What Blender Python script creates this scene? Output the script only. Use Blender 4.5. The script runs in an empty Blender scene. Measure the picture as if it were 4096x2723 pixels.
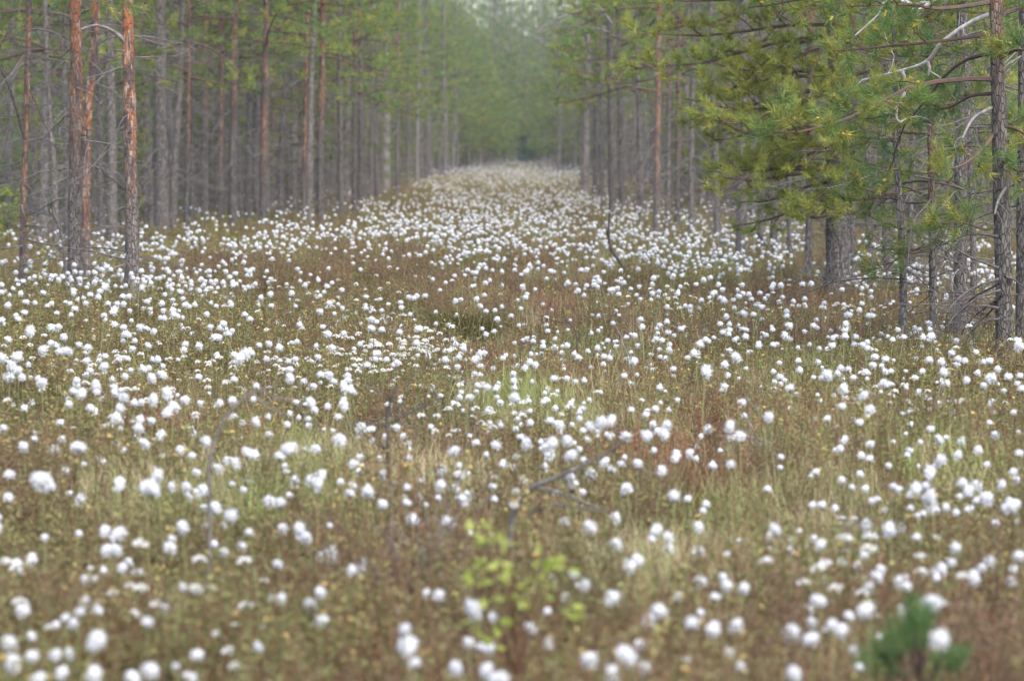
# ---- heads of cotton grass read off the photograph: x, y, apparent size (tile units of 0.525 px) ----
T1="310,60,110;375,70,110;60,165,85;520,140,65;610,185,85;905,65,100;855,30,60;1110,85,110;1165,115,120;1195,15,90;1315,85,90;1415,80,85;1440,150,90;1490,140,80;1545,110,95;1735,75,65;1905,30,75;1870,110,70;1630,240,115;1755,315,110;1385,385,100;1495,365,75;1650,390,60;800,415,90;890,450,110;525,440,75;355,480,75;1265,490,80;1300,560,105;1560,520,80;1700,580,85;1835,545,90;810,570,110;880,570,100;240,630,105;130,695,105;980,655,85;930,700,95;850,725,80;650,790,90;750,790,80;1395,850,80;1495,870,80;1590,930,75;650,965,105;745,1030,115;610,1040,90;180,1035,115;495,1090,80;565,1125,75;1250,1005,95;1120,1115,75;740,1240,155;75,1275,135;235,1220,95;245,1375,120;105,1440,145;425,1360,115;525,1350,100;470,1495,120;710,1510,135;1000,1535,130;1150,1480,150;1505,1365,110;1440,1545,140;300,1550,130;1960,1310,75;60,5,90"
T2="340,45,90;460,40,80;525,70,85;540,125,70;545,0,90;1010,15,80;965,80,45;760,40,50;785,85,80;765,140,90;900,125,105;155,190,105;235,205,85;270,155,75;1005,220,85;1130,215,80;1110,80,85;1160,55,70;1200,90,70;1185,165,70;1270,160,75;1360,165,55;1355,45,55;1445,80,90;1565,105,80;1455,5,80;1600,10,90;1740,120,70;1835,95,75;1620,185,95;1665,160,80;1760,185,70;1795,150,70;1235,325,100;1500,355,110;245,405,100;375,410,110;425,465,100;285,470,75;210,675,90;545,615,90;620,605,120;775,715,85;845,730,115;885,660,80;175,930,80;240,930,90;455,985,125;570,1105,140;535,890,75;1440,910,110;1345,890,70;1695,1025,145;1860,1075,95;1185,1165,105;1205,1305,155;1245,1425,100;1660,1270,110;1760,1310,100;1830,1320,110;1570,1465,125;1805,1480,125;1870,1545,150;60,1310,80;1870,10,50"
T3="185,35,85;205,120,55;235,180,65;425,135,65;600,115,50;540,10,80;905,50,60;970,85,80;895,105,65;920,125,55;1045,60,65;1325,160,105;1530,175,75;1605,215,75;1565,270,65;1980,95,75;1510,385,95;880,320,95;490,360,85;690,390,125;1090,485,65;1190,430,95;1280,470,90;1290,550,95;875,520,115;1500,585,95;1555,550,80;1605,575,70;1685,610,60;1045,645,100;1000,705,105;645,830,115;1630,770,85;1695,775,80;1725,840,100;1535,805,100;1635,925,60;1855,855,70;1920,500,65;1890,550,50;495,930,95;860,940,115;1205,1020,135;1130,1130,135;230,1155,105;370,1280,95;1460,1130,125;1630,1165,140;1795,1140,110;685,1400,150;950,1365,165;1060,1290,120;1100,1465,135;850,1515,150;1740,1345,95;1840,1465,110;20,1545,110;405,790,70;1365,920,70"
T4="665,25,60;650,85,65;770,85,70;775,165,65;835,195,65;890,245,55;910,75,70;1000,100,75;1125,120,75;1175,95,100;1250,85,85;1530,55,100;1575,115,90;1640,75,90;1835,65,80;1940,30,85;1420,155,70;1275,180,110;1230,250,65;1305,240,100;1350,240,80;1215,300,60;1265,305,50;1480,265,70;1540,285,70;1610,250,70;1670,195,70;1715,170,110;1870,190,75;1855,255,80;1950,265,80;1765,345,75;615,240,60;410,205,55;1060,245,60;795,380,95;975,405,110;920,425,80;1060,405,95;895,470,75;1145,440,60;1200,440,60;1295,450,70;1480,550,95;1975,540,80;60,465,90;105,415,45;230,505,85;215,570,95;455,520,95;410,480,45;660,485,60;775,560,80;780,620,85;740,690,85;905,710,70;620,655,90;590,690,70;840,765,90;885,780,80;1095,780,95;1045,800,65;1385,715,90;1455,670,55;1325,740,50;1620,775,120;1685,700,90;1750,660,90;1840,700,75;1905,805,100;815,865,115;465,800,90;450,960,110;410,945,70;795,1030,160;350,1020,75;665,1060,85;385,1115,100;535,1125,100;610,1180,140;235,1200,150;370,1250,140;1080,1065,120;1295,970,155;1370,1245,175;250,1510,145;705,1330,95;5,95,60"
T5="795,90,80;1075,95,80;1040,160,75;265,135,55;485,110,55;355,35,45;610,45,40;1260,120,55;1190,15,45;1155,40,40;105,220,70;405,215,55;500,255,55;540,260,55;570,215,50;725,255,85;740,300,50;870,260,65;955,225,60;1290,210,55;1430,230,45;130,290,60;160,300,50;20,330,60;85,330,70;290,380,70;235,430,90;385,390,65;565,385,70;495,400,40;765,365,65;425,295,45;1070,375,60;1135,385,70;1125,435,80;1205,420,55;1015,455,65;1245,265,50;1280,260,45;1350,265,60;1345,300,60;1250,300,50;1310,325,50;1225,325,45;1560,295,50;1780,285,55;1820,325,55;1640,235,45;1450,325,45;1600,350,40;1785,360,60;1840,365,60;1615,400,55;1665,400,50;1770,400,50;1745,425,55;1665,440,60;1520,440,90;1560,465,90;1595,515,75;1440,450,45;1375,465,50;1485,520,60;120,495,60;460,470,70;400,515,60;430,520,55;320,575,90;505,580,85;580,565,70;765,545,75;695,510,60;990,500,50;1035,555,60;1085,545,55;970,575,50;1110,590,50;1430,565,60;850,570,45;645,590,50;710,610,60;125,625,95;225,600,60;5,630,80;85,690,90;140,725,80;75,775,85;180,770,75;785,640,75;845,650,55;690,640,60;795,700,80;555,715,65;940,695,75;1000,725,60;1095,705,60;1140,700,60;1280,640,70;1165,640,50;1275,690,50;1680,580,60;1650,600,55;1830,630,95;1875,600,80;1845,590,70;1700,765,70;1470,765,70;1155,775,90;1230,755,80;920,760,65;630,765,65;565,795,75;320,815,85;370,785,65;280,790,60;835,795,60;935,825,70;700,820,75;730,850,85;620,835,70;1010,865,65;1270,900,105;870,880,75;800,890,75;830,910,70;945,930,85;530,895,80;625,900,85;580,960,80;415,935,65;470,935,50;740,940,60;1020,970,75;1090,975,80;1165,955,90;1320,1000,90;1280,1040,85;1410,950,80;1545,980,65;1755,950,80;1700,970,75;1935,945,60;1965,840,65;650,1010,80;910,1015,85;770,1030,70;60,985,75;220,960,60;165,1005,55;880,1080,85;1110,1050,80;1065,1095,85;1165,1100,80;610,1110,75;885,1140,70;1050,1165,90;350,1115,55;1890,1080,80;1945,1105,75;1810,1125,75;1440,1165,60;1480,1215,75;1570,1255,90;1755,1230,65;1225,1215,80;1000,1240,65;890,1280,75;1100,1280,85;985,1335,65;1375,1330,80;1570,1365,75;150,1195,65;80,1170,70;255,1255,65;470,1250,75;180,1305,90;425,1335,95;590,1310,120;630,1385,60;650,1440,60;790,1425,70;370,1475,75;65,1520,95;330,1550,140;1200,1525,110;1490,1500,80;1655,1475,90;1740,1410,80;1795,1430,85;1890,1355,85;1940,1365,85;1905,1550,65;1975,1215,65;1325,1375,60;1970,520,60;1890,520,55;1970,130,50;1865,60,45;1690,25,45"
T6="70,130,55;80,170,50;315,140,55;820,165,45;1015,185,40;1135,205,50;1045,240,50;1075,225,40;1000,270,45;1205,295,45;690,245,45;710,220,40;595,210,50;570,195,35;540,215,35;505,280,60;170,235,50;695,285,45;705,320,45;665,335,35;845,335,65;790,290,35;865,240,40;920,225,40;915,350,50;950,335,40;985,310,40;805,370,40;840,400,70;900,430,45;295,370,55;400,415,70;530,400,50;605,450,60;750,440,60;660,400,40;1015,415,60;1050,395,40;1080,400,40;1105,355,45;1120,430,60;1170,390,45;1175,430,40;1290,415,75;1320,340,40;1440,370,40;1435,420,40;1555,485,45;1235,470,30;1260,520,65;1215,535,50;1225,500,45;1320,540,45;1350,570,50;1320,620,55;1190,565,50;1495,525,60;1590,525,55;1440,540,45;1595,575,50;1480,570,50;1690,545,60;1695,590,60;1770,590,60;1800,620,60;1640,600,40;1555,615,60;1520,615,50;1640,640,70;1600,640,55;1500,640,60;1730,650,55;1790,680,55;1765,700,50;1600,700,60;1410,600,55;145,545,70;60,530,60;70,560,50;120,640,55;170,635,60;240,655,60;150,705,75;330,640,50;410,640,60;475,485,55;585,490,45;690,550,60;805,550,50;890,520,50;930,540,50;965,515,35;1025,590,60;970,590,50;950,640,55;1000,640,60;1035,640,45;885,685,65;1110,665,65;1140,680,55;1145,640,45;500,755,70;605,760,85;310,790,85;265,790,65;790,765,65;640,815,65;810,805,70;765,820,65;715,850,80;650,850,75;620,870,70;755,895,50;385,845,70;65,840,70;865,930,60;715,980,90;610,990,65;460,970,85;380,1000,80;285,970,60;355,1050,60;625,1080,75;520,1085,50;365,1135,70;430,1135,70;40,1110,85;115,1075,60;85,1215,70;25,950,50;685,1250,110;845,1155,85;895,1160,65;930,1185,40;1020,1155,70;1005,1230,60;920,1265,45;1150,1225,65;1170,1285,60;1190,1330,55;1170,1390,75;1385,1130,60;1505,775,45;1585,825,65;1360,840,50;1430,915,50;1300,845,40;1525,880,45;1605,930,60;1555,980,55;1735,855,75;1690,875,50;1710,910,60;1805,850,50;1860,860,45;1860,965,55;1790,910,45;1810,1030,55;1890,1120,45;1940,1165,55;1665,745,55;1740,750,55;1780,1275,75;1880,1295,85;1560,1335,90;1800,1425,65;1755,1365,50;1900,1425,65;1985,1460,75;1500,1440,70;1590,1455,65;1455,1510,85;1600,1515,75;1660,1510,60;290,1330,110;225,1380,90;330,1310,80;450,1330,70;505,1320,90;25,1360,80;725,1380,65;790,1440,80;785,1475,75;890,1385,75;905,1445,65;895,1495,75;1015,1525,85;195,1490,65;295,1450,50;535,1520,90;470,1550,90;340,1555,80;1935,850,60;1970,855,60;1930,240,40;1815,265,45;1740,240,40;1800,225,40;1680,170,50;1745,150,45;1740,50,60;1650,35,35;1550,50,40;1765,80,40;830,45,35;1800,445,50;1825,405,35;1880,330,50;1970,410,40;1905,675,45;1960,610,45"
T7="475,55,50;855,25,40;720,20,45;1080,85,45;745,105,45;570,115,50;155,105,40;265,95,40;300,165,55;270,220,35;85,245,40;835,220,35;795,260,40;840,285,40;660,305,35;735,320,35;895,310,35;1095,320,55;120,305,45;75,375,40;60,415,45;390,380,45;340,425,45;490,415,35;375,455,40;815,370,45;710,420,40;735,440,40;1095,395,55;1225,345,55;1205,375,55;1170,395,45;1195,440,40;1280,440,55;1290,240,45;1335,115,40;1600,185,50;1715,195,60;1725,245,55;1840,190,45;1895,220,55;1940,240,45;1910,290,50;1930,305,50;1820,300,55;1620,365,50;1790,110,40;1370,410,55;1395,400,35;1475,415,40;1590,430,50;1650,440,50;1700,410,55;1720,440,45;1785,410,45;1825,385,45;1855,415,50;1890,465,60;1880,425,50;1960,525,60;1950,450,50;1770,490,50;1810,480,40;1940,405,35;1430,475,65;1370,480,55;1395,455,45;1475,525,70;1600,500,50;1560,475,40;1580,585,75;1800,625,85;1635,560,55;1730,680,75;1570,740,95;1540,740,70;1730,755,55;1700,765,40;1780,860,60;1745,830,70;1800,960,80;1030,460,55;1075,470,55;995,470,40;1110,495,50;825,495,50;890,505,35;930,535,40;1045,540,45;1130,555,45;210,475,50;165,490,50;260,495,50;120,520,40;285,540,55;330,545,40;370,505,40;395,480,40;510,545,55;455,590,45;600,530,55;655,545,55;625,575,50;350,595,40;315,605,35;270,600,45;545,620,60;580,600,55;455,650,50;640,640,40;735,605,50;765,610,55;845,580,35;880,605,40;915,610,45;965,615,55;1030,640,75;1060,630,55;710,690,50;775,680,50;1060,580,35;1270,570,50;1240,630,55;1225,600,45;1275,620,45;1420,640,40;1340,560,55;1460,575,50;1500,630,50;1550,635,40;1280,530,50;1915,585,40;1220,720,50;1105,700,35;1015,770,60;1000,825,50;1150,840,65;480,790,70;580,785,60;625,800,55;240,655,65;165,665,60;190,680,50;150,690,60;155,740,60;60,610,45;85,635,55;145,600,45;330,705,50;90,800,65;25,840,60;60,855,60;115,930,85;150,950,65;215,950,60;335,955,65;365,1020,55;280,965,45;440,880,45;470,1010,65;560,1025,50;615,965,65;635,1010,60;690,1025,65;815,890,30;895,1010,60;1010,955,50;1020,1025,55;1100,1000,75;1065,1060,70;1395,950,60;1285,1025,50;1175,1135,75;1275,1150,75;1055,1170,70;1125,1230,85;1250,1210,85;770,1120,110;850,1095,85;680,1150,85;740,1190,60;605,1090,50;625,1130,45;475,1100,80;455,1140,85;520,1125,65;570,1170,60;465,1195,55;210,1050,60;230,1125,70;155,1095,50;40,1165,60;125,1135,40;290,1225,65;300,1270,55;200,1290,85;400,1280,100;345,1320,80;380,1360,85;510,1260,90;560,1270,60;675,1235,70;785,1210,60;830,1215,60;890,1220,55;950,1235,85;620,1325,60;545,1375,100;90,1380,65;80,1460,80;365,1490,65;300,1450,60;800,1420,80;725,1395,55;930,1435,75;955,1390,55;850,1480,80;700,1510,90;1050,1430,80;1130,1440,65;1230,1485,80;1240,1370,60;1270,1330,75;1215,1330,50;1335,1400,75;1450,1350,80;1485,1395,50;1595,1450,75;1760,1440,80;1585,1170,75;1755,1150,85;1835,1225,85;1735,1250,70;185,1550,85;550,1530,60"
T8="770,165,45;750,225,45;760,265,50;445,210,45;480,235,45;310,235,40;260,230,35;170,270,50;250,295,50;570,300,55;475,335,45;500,325,35;710,310,60;750,305,50;845,300,50;945,215,35;985,205,35;845,370,45;165,380,70;400,385,55;20,410,50;45,390,30;455,385,40;620,370,60;580,385,45;615,410,60;255,440,60;285,485,50;335,450,55;370,430,45;465,440,70;490,415,40;540,470,55;580,465,40;660,465,45;735,465,45;790,455,50;830,440,45;925,400,50;910,470,45;910,500,45;975,490,55;985,465,40;1035,460,55;1110,445,40;1005,400,40;1245,360,60;1160,400,45;1180,430,45;1220,410,50;1250,430,45;1215,475,60;1295,455,75;1290,480,50;1330,410,50;1355,390,40;1180,150,35;1400,150,45;1725,340,45;1930,245,45;1465,495,60;1385,475,45;1850,495,70;1960,530,90;1985,500,50;1690,495,50;1305,510,40;1240,535,50;1385,560,50;1435,600,65;1525,570,55;45,520,55;80,530,55;125,520,50;365,520,40;290,550,40;545,535,60;510,530,45;635,520,40;735,525,50;770,530,45;800,510,50;845,530,60;820,550,60;790,560,50;685,530,40;905,570,40;180,640,60;240,660,50;460,660,55;760,675,70;780,715,55;820,680,55;870,620,70;890,640,50;970,635,65;1140,630,75;1165,640,50;1050,725,65;915,725,60;980,710,50;255,725,65;600,695,65;640,705,55;680,725,70;585,745,65;495,765,85;440,780,65;705,790,60;340,775,40;240,800,50;120,810,50;170,820,50;215,860,80;115,860,50;270,905,55;80,865,50;625,860,85;565,910,50;925,825,80;860,835,75;1030,820,60;1035,850,45;780,920,85;935,890,50;1340,660,75;1370,670,60;1230,725,65;1385,740,85;1605,630,70;1625,655,60;1665,655,50;1830,655,75;1645,740,60;1705,725,75;1660,780,70;1620,800,70;1760,785,80;1680,845,70;1710,860,50;1930,700,70;1995,745,60;1905,830,55;1985,865,80;1365,820,60;1470,820,60;1120,780,60;1140,890,70;1170,930,65;1510,930,60;1475,975,60;1485,1045,55;1280,970,60;1235,1010,65;1290,1020,60;1140,1030,70;1815,955,60;1695,1025,55;1590,1080,60;1655,1115,60;1865,1035,45;645,1010,80;825,1020,90;785,1090,75;860,1115,80;860,1075,60;570,1085,75;215,1005,60;60,1080,85;490,950,40;530,1155,50;400,1080,50;1075,1120,75;1340,1180,70;1350,1250,80;1430,1235,55;1520,1270,75;1785,1215,75;1650,1325,80;1935,1325,70;1950,1200,50;635,1250,80;645,1320,70;830,1285,80;970,1270,50;785,1365,75;845,1385,70;1060,1365,60;1175,1345,75;1235,1270,50;1355,1410,85;1500,1365,85;1475,1405,75;1415,1435,65;1725,1420,60;70,1385,60;100,1470,50;510,1490,75;745,1515,75;665,1550,70;995,1450,50;1290,1510,95;1915,1500,80;1955,1550,75;840,1215,40"
TILES=[(T1,0,1900),(T2,1000,1900),(T3,2000,1900),(T4,3046,1900),(T5,0,1100),(T6,1000,1100),(T7,2000,1100),(T8,3046,1100)]
HEADS=[]
for _t,_ox,_oy in TILES:
    for _e in _t.split(';'):
        _x,_y,_s=map(float,_e.split(','))
        HEADS.append((_ox+_x*.525,_oy+_y*.525,_s*.525))
HAZE=.0003; NFILL=112; NFAR=2500; COVER=1.0; SKY=.12; SUN=1.5; EXPO=1.52
SWATHES=[(1450,1140,800,110,90),(2900,1180,600,90,90),(500,1180,500,80,110),(-450,1800,420,900,140),(4550,1800,420,900,140),(2080,685,300,30,1000),(2080,700,360,40,900),(2080,760,430,70,800),(2000,850,600,90,750),(2800,960,420,130,650),(1900,950,550,110,480),(700,960,700,130,500),(2300,1050,500,80,160),(1500,1010,600,80,120),(3700,1060,420,120,330),(2090,655,150,14,400),(600,1130,600,60,120),(2600,800,400,60,120),(1300,800,350,70,110)]
BLOSSOMS=[(1150,1420,300,50,160),(1500,1390,200,45,140),(1650,1420,120,40,120),(500,1430,350,80,160),(1400,1200,400,70,90),(3400,1180,350,50,130),(2700,1200,300,60,80),(3700,1480,250,60,90),(300,1600,300,80,80),(1900,1600,250,60,80),(3500,2330,200,50,40),(500,2350,400,120,50),(900,1150,500,60,120)]
FBARE=.52
NEXTRA=380
import bpy, math, random
import numpy as np
from mathutils import Vector, Matrix
sc = bpy.context.scene
COL = sc.collection
R = np.random.default_rng(11)
PI = math.pi

# ------------------------------------------------------------------ camera
F = 16000.0; CX, CY = 2048.0, 1361.5; HZ = 600.0; EYE = 1.55
PITCH = math.atan((CY-HZ)/F)
cd = bpy.data.cameras.new('camera'); cam = bpy.data.objects.new('camera', cd); COL.objects.link(cam)
cam.location = (0, 0, EYE); cam.rotation_euler = (PI/2-PITCH, 0, 0)
cd.sensor_width = 36; cd.lens = F/4096*36; cd.clip_start = .1; cd.clip_end = 2000
cd.dof.use_dof = True; cd.dof.focus_distance = 27.0
cd.dof.aperture_fstop = cd.lens/1000/0.032; cd.dof.aperture_blades = 7
sc.camera = cam
def ray(px, py):
    u = (px-CX)/F; v = (CY-py)/F
    return u, math.cos(PITCH)+v*math.sin(PITCH), -math.sin(PITCH)+v*math.cos(PITCH)
def at_z(px, py, z=0.0):
    a, b, c = ray(px, py); t = (z-EYE)/c
    return np.array((a*t, b*t, z))
def at_d(px, py, d):
    a, b, c = ray(px, py); t = d/b
    return np.array((a*t, d, EYE+c*t))
def project(x, y, z):
    zz = z-EYE
    f = y*math.cos(PITCH)-zz*math.sin(PITCH); u = y*math.sin(PITCH)+zz*math.cos(PITCH)
    return CX+F*x/f, CY-F*u/f
def gz(x, y):
    x = np.asarray(x, float); y = np.asarray(y, float)
    g = .05*np.sin(x*1.7+.6*y)+.045*np.sin(1.1*y-.7*x+1.3)+.025*np.sin(2.9*x-1.9*y)+.02*np.sin(3.1*y+2.3*x)
    g = g*np.clip((y-6)/8, .3, 1)
    g = g+np.clip(y-150, 0, None)*.0012
    mx, my, _ = MOUND; g = g+.20*np.exp(-((x-mx)/1.5)**2-((y-my)/6)**2)
    hx, hy, _ = HOLE; g = g-.26*np.exp(-((x-hx)/.42)**2-((y-hy)/1.5)**2)
    return g
MOUND = at_z(1400, 1120, .1); HOLE = at_z(1905, 1385, .1)
def axis(y):                         # centre line of the ride
    return .06+(2075-2048)/F*y

# ------------------------------------------------------------------ materials
def new_mat(name):
    m = bpy.data.materials.new(name); m.use_nodes = True
    nt = m.node_tree; nt.nodes.clear()
    out = nt.nodes.new('ShaderNodeOutputMaterial')
    return m, nt, out
def N(nt, t, **k):
    n = nt.nodes.new(t)
    for a, b in k.items():
        if a.startswith('i_'): n.inputs[int(a[2:])].default_value = b
        else: setattr(n, a, b)
    return n
def mixc(nt, fac, a, b, blend='MIX'):
    n = nt.nodes.new('ShaderNodeMix'); n.data_type = 'RGBA'; n.blend_type = blend
    for s, v in ((0, fac), (6, a), (7, b)):
        if hasattr(v, 'is_linked') or hasattr(v, 'links'): nt.links.new(v, n.inputs[s])
        elif s == 0: n.inputs[0].default_value = v
        else: n.inputs[s].default_value = (*v, 1) if len(v) == 3 else v
    return n.outputs[2]
def mapr(nt, v, a, b, c=0., d=1.):
    n = N(nt, 'ShaderNodeMapRange'); nt.links.new(v, n.inputs[0])
    for i, x in zip((1, 2, 3, 4), (a, b, c, d)): n.inputs[i].default_value = x
    return n.outputs[0]
def noise(nt, vec, scale, detail=3, rough=.55):
    n = N(nt, 'ShaderNodeTexNoise'); n.inputs['Scale'].default_value = scale
    n.inputs['Detail'].default_value = detail; n.inputs['Roughness'].default_value = rough
    if vec is not None: nt.links.new(vec, n.inputs['Vector'])
    return n.outputs['Fac']
def leaf_mat(name, c1, c2, c3=None, trans=.25, rough=.6, pscale=.5, lo=.7, hi=1.3):
    m, nt, out = new_mat(name); L = nt.links
    geo = N(nt, 'ShaderNodeNewGeometry'); oi = N(nt, 'ShaderNodeObjectInfo')
    col = mixc(nt, geo.outputs['Random Per Island'], c1, c2)
    if c3:
        f = mapr(nt, noise(nt, geo.outputs['Position'], pscale), .48, .68, 0, .85)
        col = mixc(nt, f, col, c3)
    v = mapr(nt, oi.outputs['Random'], 0, 1, lo, hi)
    hs = N(nt, 'ShaderNodeHueSaturation'); L.new(col, hs.inputs['Color']); L.new(v, hs.inputs['Value'])
    d = N(nt, 'ShaderNodeBsdfPrincipled'); d.inputs['Roughness'].default_value = rough
    d.inputs['Specular IOR Level'].default_value = .25
    L.new(hs.outputs[0], d.inputs['Base Color'])
    t = N(nt, 'ShaderNodeBsdfTranslucent'); L.new(hs.outputs[0], t.inputs['Color'])
    mx = N(nt, 'ShaderNodeMixShader'); mx.inputs[0].default_value = trans
    L.new(d.outputs[0], mx.inputs[1]); L.new(t.outputs[0], mx.inputs[2]); L.new(mx.outputs[0], out.inputs[0])
    return m
def wood_mat(name, c1, c2, scale=40, rough=.9):
    m, nt, out = new_mat(name); L = nt.links
    geo = N(nt, 'ShaderNodeNewGeometry')
    f = mapr(nt, noise(nt, geo.outputs['Position'], scale, 2), .35, .65)
    col = mixc(nt, f, c1, c2)
    r = mapr(nt, geo.outputs['Random Per Island'], 0, 1, .7, 1.3)
    hs = N(nt, 'ShaderNodeHueSaturation'); L.new(col, hs.inputs['Color']); L.new(r, hs.inputs['Value'])
    d = N(nt, 'ShaderNodeBsdfPrincipled'); d.inputs['Roughness'].default_value = rough
    d.inputs['Specular IOR Level'].default_value = .2
    L.new(hs.outputs[0], d.inputs['Base Color']); L.new(d.outputs[0], out.inputs[0])
    return m
def bark_mat():
    m, nt, out = new_mat('pine_bark'); L = nt.links
    tc = N(nt, 'ShaderNodeTexCoord'); oi = N(nt, 'ShaderNodeObjectInfo')
    addr = N(nt, 'ShaderNodeVectorMath', operation='ADD'); L.new(tc.outputs['Object'], addr.inputs[0])
    comb = N(nt, 'ShaderNodeCombineXYZ')
    mul = N(nt, 'ShaderNodeMath', operation='MULTIPLY'); L.new(oi.outputs['Random'], mul.inputs[0]); mul.inputs[1].default_value = 37
    L.new(mul.outputs[0], comb.inputs[2]); L.new(comb.outputs[0], addr.inputs[1])
    mp = N(nt, 'ShaderNodeMapping'); mp.inputs['Scale'].default_value = (1, 1, .3); L.new(addr.outputs[0], mp.inputs[0])
    vo = N(nt, 'ShaderNodeTexVoronoi', feature='DISTANCE_TO_EDGE'); vo.inputs['Scale'].default_value = 55
    L.new(mp.outputs[0], vo.inputs['Vector'])
    vc = N(nt, 'ShaderNodeTexVoronoi'); vc.inputs['Scale'].default_value = 55; L.new(mp.outputs[0], vc.inputs['Vector'])
    crack = mapr(nt, vo.outputs['Distance'], .0, .12)
    n1 = noise(nt, mp.outputs[0], 12, 4, .7); n2 = noise(nt, mp.outputs[0], 60, 3, .6)
    sep = N(nt, 'ShaderNodeSeparateColor'); L.new(vc.outputs['Color'], sep.inputs[0])
    grey = mixc(nt, sep.outputs[0], (.10, .085, .08), (.27, .24, .225))
    grey = mixc(nt, mapr(nt, n2, .5, .75), grey, (.27, .255, .21))
    grey = mixc(nt, crack, (.085, .075, .072), grey)
    orange = mixc(nt, sep.outputs[1], (.40, .155, .065), (.29, .12, .075))
    orange = mixc(nt, mapr(nt, sep.outputs[2], .62, .8), orange, (.46, .33, .25))
    orange = mixc(nt, mapr(nt, n1, .50, .56), orange, (.13, .10, .095))
    orange = mixc(nt, mapr(nt, vo.outputs['Distance'], 0, .05, .25, 1), (.13, .07, .05), orange)
    at = N(nt, 'ShaderNodeAttribute', attribute_type='OBJECT', attribute_name='orange_from')
    sz = N(nt, 'ShaderNodeSeparateXYZ'); L.new(tc.outputs['Object'], sz.inputs[0])
    sub = N(nt, 'ShaderNodeMath', operation='SUBTRACT'); L.new(sz.outputs[2], sub.inputs[0]); L.new(at.outputs['Fac'], sub.inputs[1])
    wob = mapr(nt, n1, .3, .7, -.7, .7)
    ad = N(nt, 'ShaderNodeMath', operation='ADD'); L.new(sub.outputs[0], ad.inputs[0]); L.new(wob, ad.inputs[1])
    am = N(nt, 'ShaderNodeAttribute', attribute_type='OBJECT', attribute_name='orange_amount')
    ml = N(nt, 'ShaderNodeMath', operation='MULTIPLY'); L.new(mapr(nt, ad.outputs[0], -.35, .35), ml.inputs[0]); L.new(am.outputs['Fac'], ml.inputs[1])
    col = mixc(nt, ml.outputs[0], grey, orange)
    v = N(nt, 'ShaderNodeAttribute', attribute_type='OBJECT', attribute_name='bark_tone')
    hs = N(nt, 'ShaderNodeHueSaturation'); L.new(col, hs.inputs['Color']); L.new(v.outputs['Fac'], hs.inputs['Value'])
    bp = N(nt, 'ShaderNodeBump'); bp.inputs['Strength'].default_value = .8; bp.inputs['Distance'].default_value = .012
    L.new(crack, bp.inputs['Height'])
    d = N(nt, 'ShaderNodeBsdfPrincipled'); d.inputs['Roughness'].default_value = .9; d.inputs['Specular IOR Level'].default_value = .2
    L.new(hs.outputs[0], d.inputs['Base Color']); L.new(bp.outputs[0], d.inputs['Normal']); L.new(d.outputs[0], out.inputs[0])
    return m
def cotton_mat():
    m, nt, out = new_mat('white_cotton'); L = nt.links
    d = N(nt, 'ShaderNodeBsdfDiffuse'); d.inputs[0].default_value = (.80, .80, .82, 1)
    t = N(nt, 'ShaderNodeBsdfTranslucent'); t.inputs[0].default_value = (.80, .80, .81, 1)
    mx = N(nt, 'ShaderNodeMixShader'); mx.inputs[0].default_value = .3
    L.new(d.outputs[0], mx.inputs[1]); L.new(t.outputs[0], mx.inputs[2]); L.new(mx.outputs[0], out.inputs[0])
    return m
def ground_mat():
    m, nt, out = new_mat('peat_and_moss'); L = nt.links
    geo = N(nt, 'ShaderNodeNewGeometry'); p = geo.outputs['Position']
    c = mixc(nt, mapr(nt, noise(nt, p, 1.3, 5), .4, .62), (.15, .13, .06), (.22, .15, .085))
    c = mixc(nt, mapr(nt, noise(nt, p, .35, 3), .5, .65), c, (.30, .25, .15))
    c = mixc(nt, mapr(nt, noise(nt, p, 9, 4), .45, .75), c, (.05, .04, .025))
    d = N(nt, 'ShaderNodeBsdfPrincipled'); d.inputs['Roughness'].default_value = 1; d.inputs['Specular IOR Level'].default_value = .1
    L.new(c, d.inputs['Base Color']); L.new(d.outputs[0], out.inputs[0])
    return m
MB = bark_mat(); MC = cotton_mat(); MG = ground_mat()
M_dead = wood_mat('dead_twig_grey', (.21, .19, .18), (.11, .097, .092))
M_limb = wood_mat('pine_limb_bark', (.135, .08, .06), (.085, .068, .062), 20)
M_far = wood_mat('grey_bark_far', (.20, .175, .165), (.12, .105, .10), 6)
M_twig = wood_mat('dark_grey_twig', (.15, .135, .13), (.075, .066, .064))
M_white = wood_mat('bleached_wood', (.62, .60, .59), (.34, .32, .31), 30)
M_pale = wood_mat('lichen_grey_wood', (.28, .26, .245), (.16, .148, .14), 30)
M_dark = wood_mat('dark_dead_wood', (.10, .085, .08), (.05, .042, .04), 30)
M_needle = leaf_mat('pine_needles', (.14, .235, .065), (.25, .32, .085), (.13, .245, .10), .45, .5, .9, .85, 1.25)
M_needle_y = leaf_mat('yellow_green_pine_needles', (.26, .285, .06), (.42, .40, .095), (.19, .28, .075), .45, .5, 1.3, .9, 1.2)
M_needle_l = leaf_mat('brightened_pine_needles', (.31, .37, .085), (.48, .48, .12), (.22, .33, .09), .45, .5, 1.3, .95, 1.1)  # needle colour brightened, only for the thick pine's boughs
M_cone = leaf_mat('pollen_cones', (.50, .30, .07), (.44, .34, .07), None, .1)
M_ledleaf = leaf_mat('labrador_tea_leaf', (.13, .155, .05), (.27, .265, .10), (.24, .175, .095), .3, .5, .8)
M_rust = leaf_mat('rusty_stem', (.22, .11, .06), (.13, .075, .045), None, .1)
M_bud = leaf_mat('yellow_bud', (.46, .40, .14), (.46, .30, .11), None, .2)
M_flor = leaf_mat('cream_florets', (.82, .80, .74), (.84, .83, .80), None, .3, .6, .5, .9, 1.05)
M_heath = leaf_mat('brown_heath_leaf', (.20, .15, .10), (.30, .24, .14), (.20, .19, .09), .2, .6, .9)
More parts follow.
